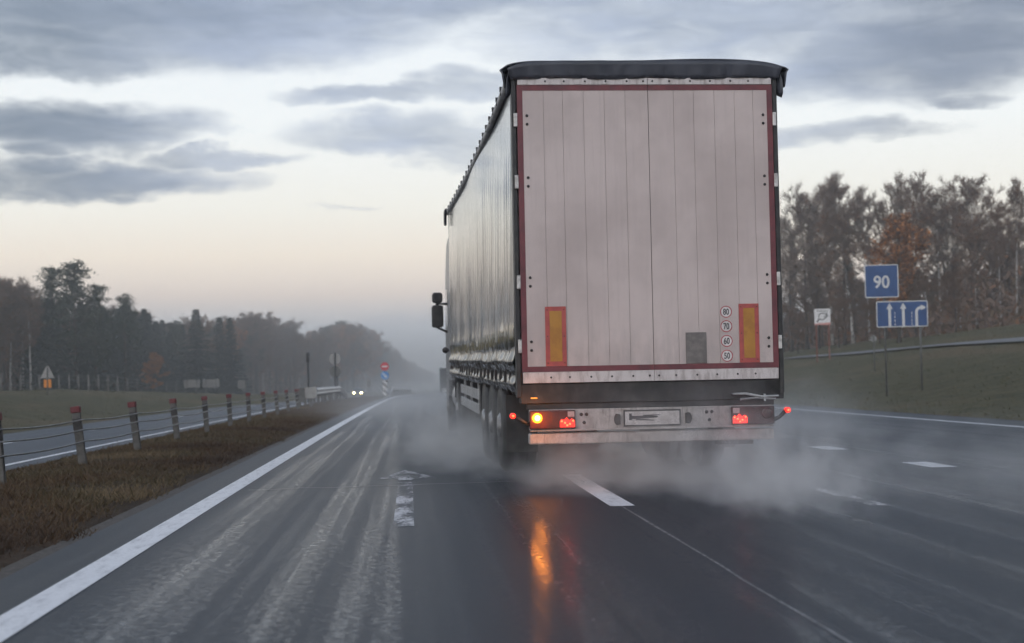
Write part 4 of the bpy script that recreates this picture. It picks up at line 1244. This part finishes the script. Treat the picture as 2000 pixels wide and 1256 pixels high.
# underrun bar + bracket bits on the right
mb = TM(); mb.box(-1.19, 1.175, -.02, .09, .412, .518); mb.build('underrun_bar', M['dirty'], TRUCK, bevel=.014)
mb = TM()
for x_ in (-.62, .62): mb.box(x_-.06, x_+.06, .0, .14, .50, .60)
mb.box(.62, .98, .02, .10, .372, .410); mb.build('underrun_bracket', M['chassis'], TRUCK, bevel=.006)
mb = TM()
mb.prism([(.77, .860), (.90, .868), (1.06, .835), (1.22, .838), (1.22, .822), (1.05, .818), (.90, .845), (.78, .848)], -.05, .015); mb.tube([(.85, -.02, .80), (1.0, -.02, .815), (1.20, -.02, .80)], .012, 8); mb.box(1.08, 1.10, -.03, .0, .78, .85)
mb.build('step_bracket', M['alu'], TRUCK, bevel=.003)
mb = TM(); mb.box(1.10, 1.292, .02, .12, .80, .985); mb.build('corner_box', M['black'], TRUCK, bevel=.01)
for sx in (-1, 1):
    mb = TM(); mb.box(sx*1.08-.17, sx*1.08+.17, 1.9, 1.92, .22, .84); mb.build('mudflap', M['rubber'], TRUCK, bevel=.004)
# wheels
def wheel(x, y, r, w, sx):
    mb = MB(); mb.lathe((x - sx*w, y, r), (sx, 0, 0), [(r*.60, 0), (r*.9, .0), (r*.985, .035), (r, .06), (r, w*.30), (r*.985, w*.31), (r*.985, w*.34), (r, w*.35), (r, w*.65), (r*.985, w*.66), (r*.985, w*.69), (r, w*.70), (r, w-.06), (r*.985, w-.035), (r*.9, w), (r*.62, w)], 40)
    t = mb.build('wheel', M['rubber'], TRUCK)
    mb = MB(); mb.lathe((x - sx*.03, y, r), (sx, 0, 0), [(r*.60, 0), (r*.58, .025), (r*.5, -.06), (r*.30, -.08), (r*.28, .03), (r*.2, .06), (r*.05, .065)], 28); mb.build('rim', M['rim'], t)
    return t
for sx in (-1, 1):
    for y in (2.75, 4.06, 5.37): wheel(sx*1.245, y, .515, .37, sx)
    wheel(sx*1.235, 12.3, .515, .58, sx); wheel(sx*1.235, 16.0, .515, .34, sx)
    mb = TM()
    for k in range(2): mb.box(sx*1.235-.015, sx*1.235+.015, 6.35, 10.9, .46+.20*k, .60+.20*k)
    for y in (6.9, 8.6, 10.3): mb.box(sx*1.20-.02, sx*1.20+.014, y, y+.06, .46, .95)
    mb.build('side_guard', M['alu'], TRUCK, bevel=.006)
    mb = TM(); mb.box(sx*.85-.06, sx*.85+.06, 11.0, 11.12, .25, .96); mb.box(sx*.85-.13, sx*.85+.13, 10.95, 11.17, .22, .25); mb.build('landing_leg', M['chassis'], TRUCK)
    mb = TM(); P = []
    for a_ in range(0, 181, 15): P.append((12.3 + .62*math.cos(R(a_)), .52 + .60*math.sin(R(a_))))
    for a_ in range(180, -1, -15): P.append((12.3 + .595*math.cos(R(a_)), .52 + .575*math.sin(R(a_))))
    mb.prism(P, sx*.64, sx*1.25, 0, 'yz'); mb.build('mudguard', M['black'], TRUCK)
    mb = MB(); mb.lathe((sx*.9, 13.2, .72), (0, 1, 0), [(.30, 0), (.32, .02), (.32, 1.5), (.30, 1.52)], 20); mb.build('fuel_tank', M['alu'], TRUCK)
mb = MB()
for y in (2.75, 4.06, 5.37, 12.3, 16.0): mb.tube([(-1.0, y, .515), (1.0, y, .515)], .07, 10)
mb.build('axles', M['chassis'], TRUCK)
mb = MB(); 
for x_ in (-.4, .4): mb.box(x_-.05, x_+.05, 11.4, 16.6, .72, .95)
mb.build('tractor_frame', M['chassis'], TRUCK)
# cab
mb = MB(); P = [(14.45, 1.0), (14.45, 3.70), (14.75, 3.86), (15.6, 3.80), (16.35, 3.15), (16.62, 2.2), (16.68, .55), (15.6, .55), (15.4, 1.0)]
mb.prism(P, -1.24, 1.24, 0, 'yz'); cab = mb.build('cab', M['cab'], TRUCK, bevel=.08)
mb = MB(); mb.add([(-1.08, 16.515, 2.98), (1.08, 16.515, 2.98), (1.12, 16.69, 2.25), (-1.12, 16.69, 2.25)], [(0, 1, 2, 3)]); mb.build('windscreen', M['glass'], cab)
for sx in (-1, 1):
    mb = MB(); mb.prism([(15.45, 2.1), (16.45, 2.1), (16.25, 2.85), (15.45, 2.85)], sx*1.235, sx*1.246, 0, 'yz'); mb.build('side_window', M['glass'], cab)
    mb = MB(); mb.lathe((sx*.8, 16.66, .9), (0, 1, 0), [(.14, 0), (.12, .06)], 16); mb.build('headlight', M['clear_lens'], cab)
    # mirrors on their arms
    xm = sx*1.435
    mb = MB(); mb.prism(rrect(xm-.115, xm+.115, 2.085, 2.53, .05), 15.58, 15.75); mh = mb.build('mirror', M['black'], TRUCK, bevel=.03)
    mb = MB(); mb.prism(rrect(xm-.105, xm+.105, 2.575, 2.785, .06), 15.60, 15.74); mb.build('wide_angle_mirror', M['black'], mh, bevel=.03)
    mb = MB(); mb.tube([(sx*1.22, 15.8, 2.56), (xm, 15.67, 2.56), (xm, 15.67, 2.08), (sx*1.22, 15.8, 1.99)], .028, 8); mb.tube([(xm, 15.67, 2.5), (xm, 15.67, 2.62)], .035, 8); mb.build('mirror_arm', M['black'], mh)
mb = MB(); mb.lathe((-1.31, 15.2, 1.62), (0, 1, 0), [(.05, 0), (.062, .03), (.045, .06)], 16); mb.tube([(-1.2, 15.2, 1.62), (-1.31, 15.22, 1.62)], .03, 8); mb.build('kerb_mirror', M['black'], TRUCK)

# ------------------------------------------------------------------ mist and spray (real volumes)
def vol_box(name, label, loc, half, rz, density, color=(.96, .965, .99), noise_sc=None, lo=.35, hi=.75, power=1.0, aniso=.2, rate=2.0, skew=None, stuff='mist'):
    mb = MB(); mb.box(-1, 1, -1, 1, -1, 1)
    m = bpy.data.materials.new(name); m.use_nodes = True; t = NT(m.node_tree)
    for nd in list(t.n): t.n.remove(nd)
    out = t.node('ShaderNodeOutputMaterial'); vs_ = t.node('ShaderNodeVolumeScatter')
    vs_.inputs['Color'].default_value = tuple(color)+(1,); vs_.inputs['Anisotropy'].default_value = aniso
    t.link(vs_.outputs[0], out.inputs['Volume'])
    if noise_sc is None: vs_.inputs['Density'].default_value = density
    else:
        tc = t.node('ShaderNodeTexCoord').outputs['Object']
        sp = t.node('ShaderNodeSeparateXYZ'); t.link(tc, sp.inputs[0])
        x_, y_, z_ = sp.outputs
        # falloff: ellipsoid in plan, heavier towards the ground
        r2 = t.math('ADD', t.math('POWER', t.math('ABSOLUTE', x_), 2.0), t.math('POWER', t.math('ABSOLUTE', y_), 2.0))
        plan = t.smooth(r2, 1.0, .05)
        up = t.smooth(z_, 1.0, -1.0)
        f = t.math('MULTIPLY', plan, t.math('POWER', up, power))
        nz = t.noise(t.mapping(tc, noise_sc, (loc[0], loc[1], 0)), 1.0, 3, .62)
        # erode the edge with the noise
        e_ = t.math('ADD', f, t.math('MULTIPLY_ADD', nz, 2.4, -1.42))
        dn = t.math('MULTIPLY', t.smooth(e_, -.05, .95), f)
        t.link(t.math('MULTIPLY', dn, density), vs_.inputs['Density'])
    o = mb.build(name, m); o.location = loc; o.scale = half; o.rotation_euler = (0, 0, rz)
    try: m.cycles.volume_step_rate = rate
    except Exception: pass
    return tag(o, label, stuff, kind='stuff')
vol_box('haze', 'thin grey blue evening haze over the whole road', (0, 720, 6), (700, 770, 19), 0, .0011, (.97, .985, 1.0), aniso=.68)
vol_box('far_haze', 'thicker mist far down the road', (40, 800, 0), (420, 520, 20), 0, .0018, (.95, .98, 1.0), aniso=.68)
SPC = 'spray'
vol_box('spray', 'dense burst of spray behind the right rear wheels', (3.1, 12.9, .42), (1.25, 3.6, .85), R(-6), .9, noise_sc=(5.0, 3.6, 2.6), power=.8, stuff=SPC, rate=1.5)
vol_box('spray', 'thin sheet of spray drifting right over the lanes', (6.2, 13.2, .36), (4.6, 7.0, .72), R(-10), .18, noise_sc=(8.0, 2.6, 2.2), power=1.0, stuff=SPC)
vol_box('spray', 'spray trailing from the left wheels beside the lane', (.85, 20.6, .48), (1.6, 8.0, 1.08), R(2), .62, noise_sc=(3.6, 5.0, 2.0), power=.9, stuff=SPC)
vol_box('spray', 'low spray curling out behind the rear bumper', (2.1, 14.6, .30), (1.75, 3.0, .62), R(2), .95, noise_sc=(4.0, 2.4, 1.6), power=.8, stuff=SPC, rate=1.5)
vol_box('spray', 'thin veil of spray in front of the lit bumper', (2.3, 13.85, .60), (1.75, .9, .55), R(1), .55, noise_sc=(1.5, .8, .8), power=.35, stuff=SPC, rate=1.5)
vol_box('spray', 'mist hanging over the road along the trailer and ahead of it', (1.2, 48, 1.1), (7.5, 38, 2.6), R(0), .045, noise_sc=(1.2, 2.4, .7), power=1.3, stuff=SPC)
vol_box('spray', 'mist beside the right side of the trailer', (6.0, 26, .7), (3.2, 13, 1.5), R(-3), .11, noise_sc=(1.3, 2.2, .8), power=1.2, stuff=SPC)

# ------------------------------------------------------------------ sky, sun
SUN_EL, SUN_AZ = R(24), R(215)            # azimuth clockwise from +Y: behind-left
world = bpy.data.worlds.new('World'); scene.world = world; world.use_nodes = True
t = NT(world.node_tree)
for nd in list(t.n): t.n.remove(nd)
out = t.node('ShaderNodeOutputWorld'); bg = t.node('ShaderNodeBackground'); t.link(bg.outputs[0], out.inputs[0]); bg.inputs[1].default_value = .1
sky = t.node('ShaderNodeTexSky', sky_type='NISHITA'); sky.sun_disc = False; sky.sun_elevation = SUN_EL; sky.sun_rotation = SUN_AZ
sky.air_density = 1.6; sky.dust_density = 3.0
g = t.node('ShaderNodeTexCoord').outputs['Generated']
sp = t.node('ShaderNodeSeparateXYZ'); t.link(g, sp.inputs[0])
el = t.math('MULTIPLY', t.math('ARCSINE', sp.outputs[2]), 57.2958)
az = t.math('MULTIPLY', t.math('ARCTAN2', sp.outputs[0], sp.outputs[1]), 57.2958)
ramp = t.node('ShaderNodeValToRGB'); t.link(t.math('DIVIDE', el, 40.0, clamp=True), ramp.inputs[0])
def hx(r, g_, b): return tuple(((c/255)/12.92 if c/255 < .04045 else ((c/255+.055)/1.055)**2.4) for c in (r, g_, b))
stops = [(0.0, hx(190, 202, 215)), (2.0, hx(206, 211, 219)), (3.3, hx(234, 222, 214)), (4.8, hx(252, 241, 227)), (6.6, hx(252, 250, 242)), (9.5, hx(250, 254, 255)), (13, hx(244, 250, 255)), (18, hx(200, 211, 226)), (40, hx(178, 190, 208))]
els = ramp.color_ramp.elements
while len(els) < len(stops): els.new(.5)
for e_, (deg, c) in zip(els, stops): e_.position = deg/40.0; e_.color = c + (1,)
base_c = ramp.outputs[0]
# cloud field in (azimuth, elevation) with horizontal streaking
cmb = t.node('ShaderNodeCombineXYZ'); t.link(az, cmb.inputs[0]); t.link(el, cmb.inputs[1])
P2 = cmb.outputs[0]
w1 = t.noise(t.mapping(P2, (.22, .6, 1), (3, 1, 0)), .9, 4, .55); w2 = t.noise(t.mapping(P2, (.26, .5, 1), (17, 5, 2)), .9, 5, .6)
wz = t.noise(t.mapping(P2, (.22, .75, 1), (9, 5, 7)), 1.0, 4, .55)
azw = t.math('ADD', az, t.math('MULTIPLY_ADD', w1, 6.0, -3.0)); elw = t.math('ADD', el, t.math('MULTIPLY_ADD', w2, 2.2, -1.1))
blobs = [(-9.48, 13.9, 10.5, 1.9, 1), (2.23, 14.9, 10, 1.5, .9), (-13.2, 12.2, 4.5, .7, .9), (-2.9, 13.9, 3.6, 1.5, .8), (13.1, 13.5, 10, 1.9, .8), (20.0, 11.8, 5.6, 1.7, 1),
         (-12.9, 9.55, 4.6, .95, 1), (-12.0, 7.7, 5.2, .70, .95), (-7.0, 8.45, 3.0, .34, .75), (-14.5, 8.6, 1.4, .32, .8), (-.6, 10.95, 4.0, .38, .75), (-.3, 9.45, 4.4, .75, .72), (2.4, 8.6, 2.4, .6, .6), (3.4, 11.1, 2.6, .6, .7),
         (16.8, 8.85, 3.4, .42, .62), (21.6, 9.95, 1.9, .32, .75), (0, 19, 40, 3.4, .85), (24, 15, 8, 3, 1), (1.5, 1.6, 6.0, .9, .3), (-2.0, 6.6, 1.5, .12, .35), (10, 7.2, 2, .15, .3)]
acc = None
for a0, e0, ra, re, wgt in blobs:
    dx = t.math('DIVIDE', t.math('SUBTRACT', azw, a0), ra); dy = t.math('DIVIDE', t.math('SUBTRACT', elw, e0), re)
    q = t.math('ADD', t.math('MULTIPLY', dx, dx), t.math('MULTIPLY', dy, dy))
    m_ = t.smooth(q, 2.3, .0, 0, wgt)
    acc = m_ if acc is None else t.math('MAXIMUM', acc, m_)
hi_n = t.smooth(t.noise(t.mapping(g, (2.2, 2.2, 5)), 1.4, 5, .6), .38, .62)
acc = t.math('MAXIMUM', acc, t.math('MULTIPLY', t.smooth(el, 16, 24), t.math('MULTIPLY', hi_n, .8)))
wisp = t.noise(t.mapping(P2, (.28, 1.1, 1), (2, 8, 4)), 1.2, 5, .58, .8)
dens = t.math('ADD', acc, t.math('MULTIPLY_ADD', wz, .5, -.25)); dens = t.math('ADD', dens, t.math('MULTIPLY_ADD', wisp, .62, -.31))
cl = t.smooth(dens, .0, 1.12)
cl = t.math('MULTIPLY', cl, t.smooth(acc, .0, .3))
cloud_c = t.mix(t.smooth(wz, .3, .72), hx(142, 156, 180), hx(180, 192, 214))
cloud_c = t.mix(t.math('MULTIPLY', t.smooth(az, -5, -14), .65), cloud_c, hx(108, 122, 138))
cloud_c = t.mix(t.math('MULTIPLY', t.smooth(az, 12, 22), .65), cloud_c, hx(112, 122, 140))
skyc = t.mix(cl, base_c, cloud_c)
# brighter open sky behind the camera
back = t.smooth(sp.outputs[1], .1, -.7, 1.0, 1.45)
skyc = t.mix(1.0, skyc, (10, 10, 10), 'MULTIPLY')
bk = t.node('ShaderNodeVectorMath', operation='SCALE'); t.link(skyc, bk.inputs[0]); t.link(back, bk.inputs['Scale'])
ns_ = t.node('ShaderNodeVectorMath', operation='SCALE'); t.link(sky.outputs[0], ns_.inputs[0]); ns_.inputs['Scale'].default_value = .06
ad = t.node('ShaderNodeVectorMath', operation='ADD'); t.link(bk.outputs[0], ad.inputs[0]); t.link(ns_.outputs[0], ad.inputs[1])
t.link(ad.outputs[0], bg.inputs[0])

sl = bpy.data.lights.new('sun', 'SUN'); sl.energy = .5; sl.angle = R(40); sl.color = (1, .92, .86)
so_ = bpy.data.objects.new('sun', sl); COL.objects.link(so_)
dv = Vector((math.sin(SUN_AZ)*math.cos(SUN_EL), math.cos(SUN_AZ)*math.cos(SUN_EL), math.sin(SUN_EL)))
so_.rotation_euler = dv.to_track_quat('Z', 'Y').to_euler()

# ------------------------------------------------------------------ camera
cam = bpy.data.cameras.new('camera'); co = bpy.data.objects.new('camera', cam); COL.objects.link(co)
cam.sensor_width = 36; cam.lens = 2900/2000*36; cam.clip_start = .1; cam.clip_end = 6000
Rm = Matrix(((0.9974393139, 0.0170383103, -0.0694587001), (-0.0687492442, -0.0391870692, -0.9968640404), (-0.0197067618, 0.9990866177, -0.0379153524)))
co.matrix_world = Matrix.Translation((0, 0, 1.05)) @ Rm.to_4x4()
cam.dof.use_dof = True; cam.dof.focus_distance = 14.2; cam.dof.aperture_fstop = 2.3
scene.camera = co

scene.view_settings.view_transform = 'Standard'; scene.view_settings.look = 'None'; scene.view_settings.exposure = 0; scene.view_settings.gamma = 1
scene.render.engine = 'CYCLES'; scene.render.use_persistent_data=False; world.cycles.sampling_method='MANUAL'; world.cycles.sample_map_resolution=256
c = scene.cycles
c.use_denoising = True
try: c.denoiser = 'OPENIMAGEDENOISE'
except Exception: pass
c.max_bounces = 4; c.diffuse_bounces = 1; c.glossy_bounces = 2; c.volume_bounces = 1; c.transparent_max_bounces = 8
c.sample_clamp_indirect = 6
c.use_adaptive_sampling = True; c.adaptive_threshold = .05
c.volume_max_steps = 256
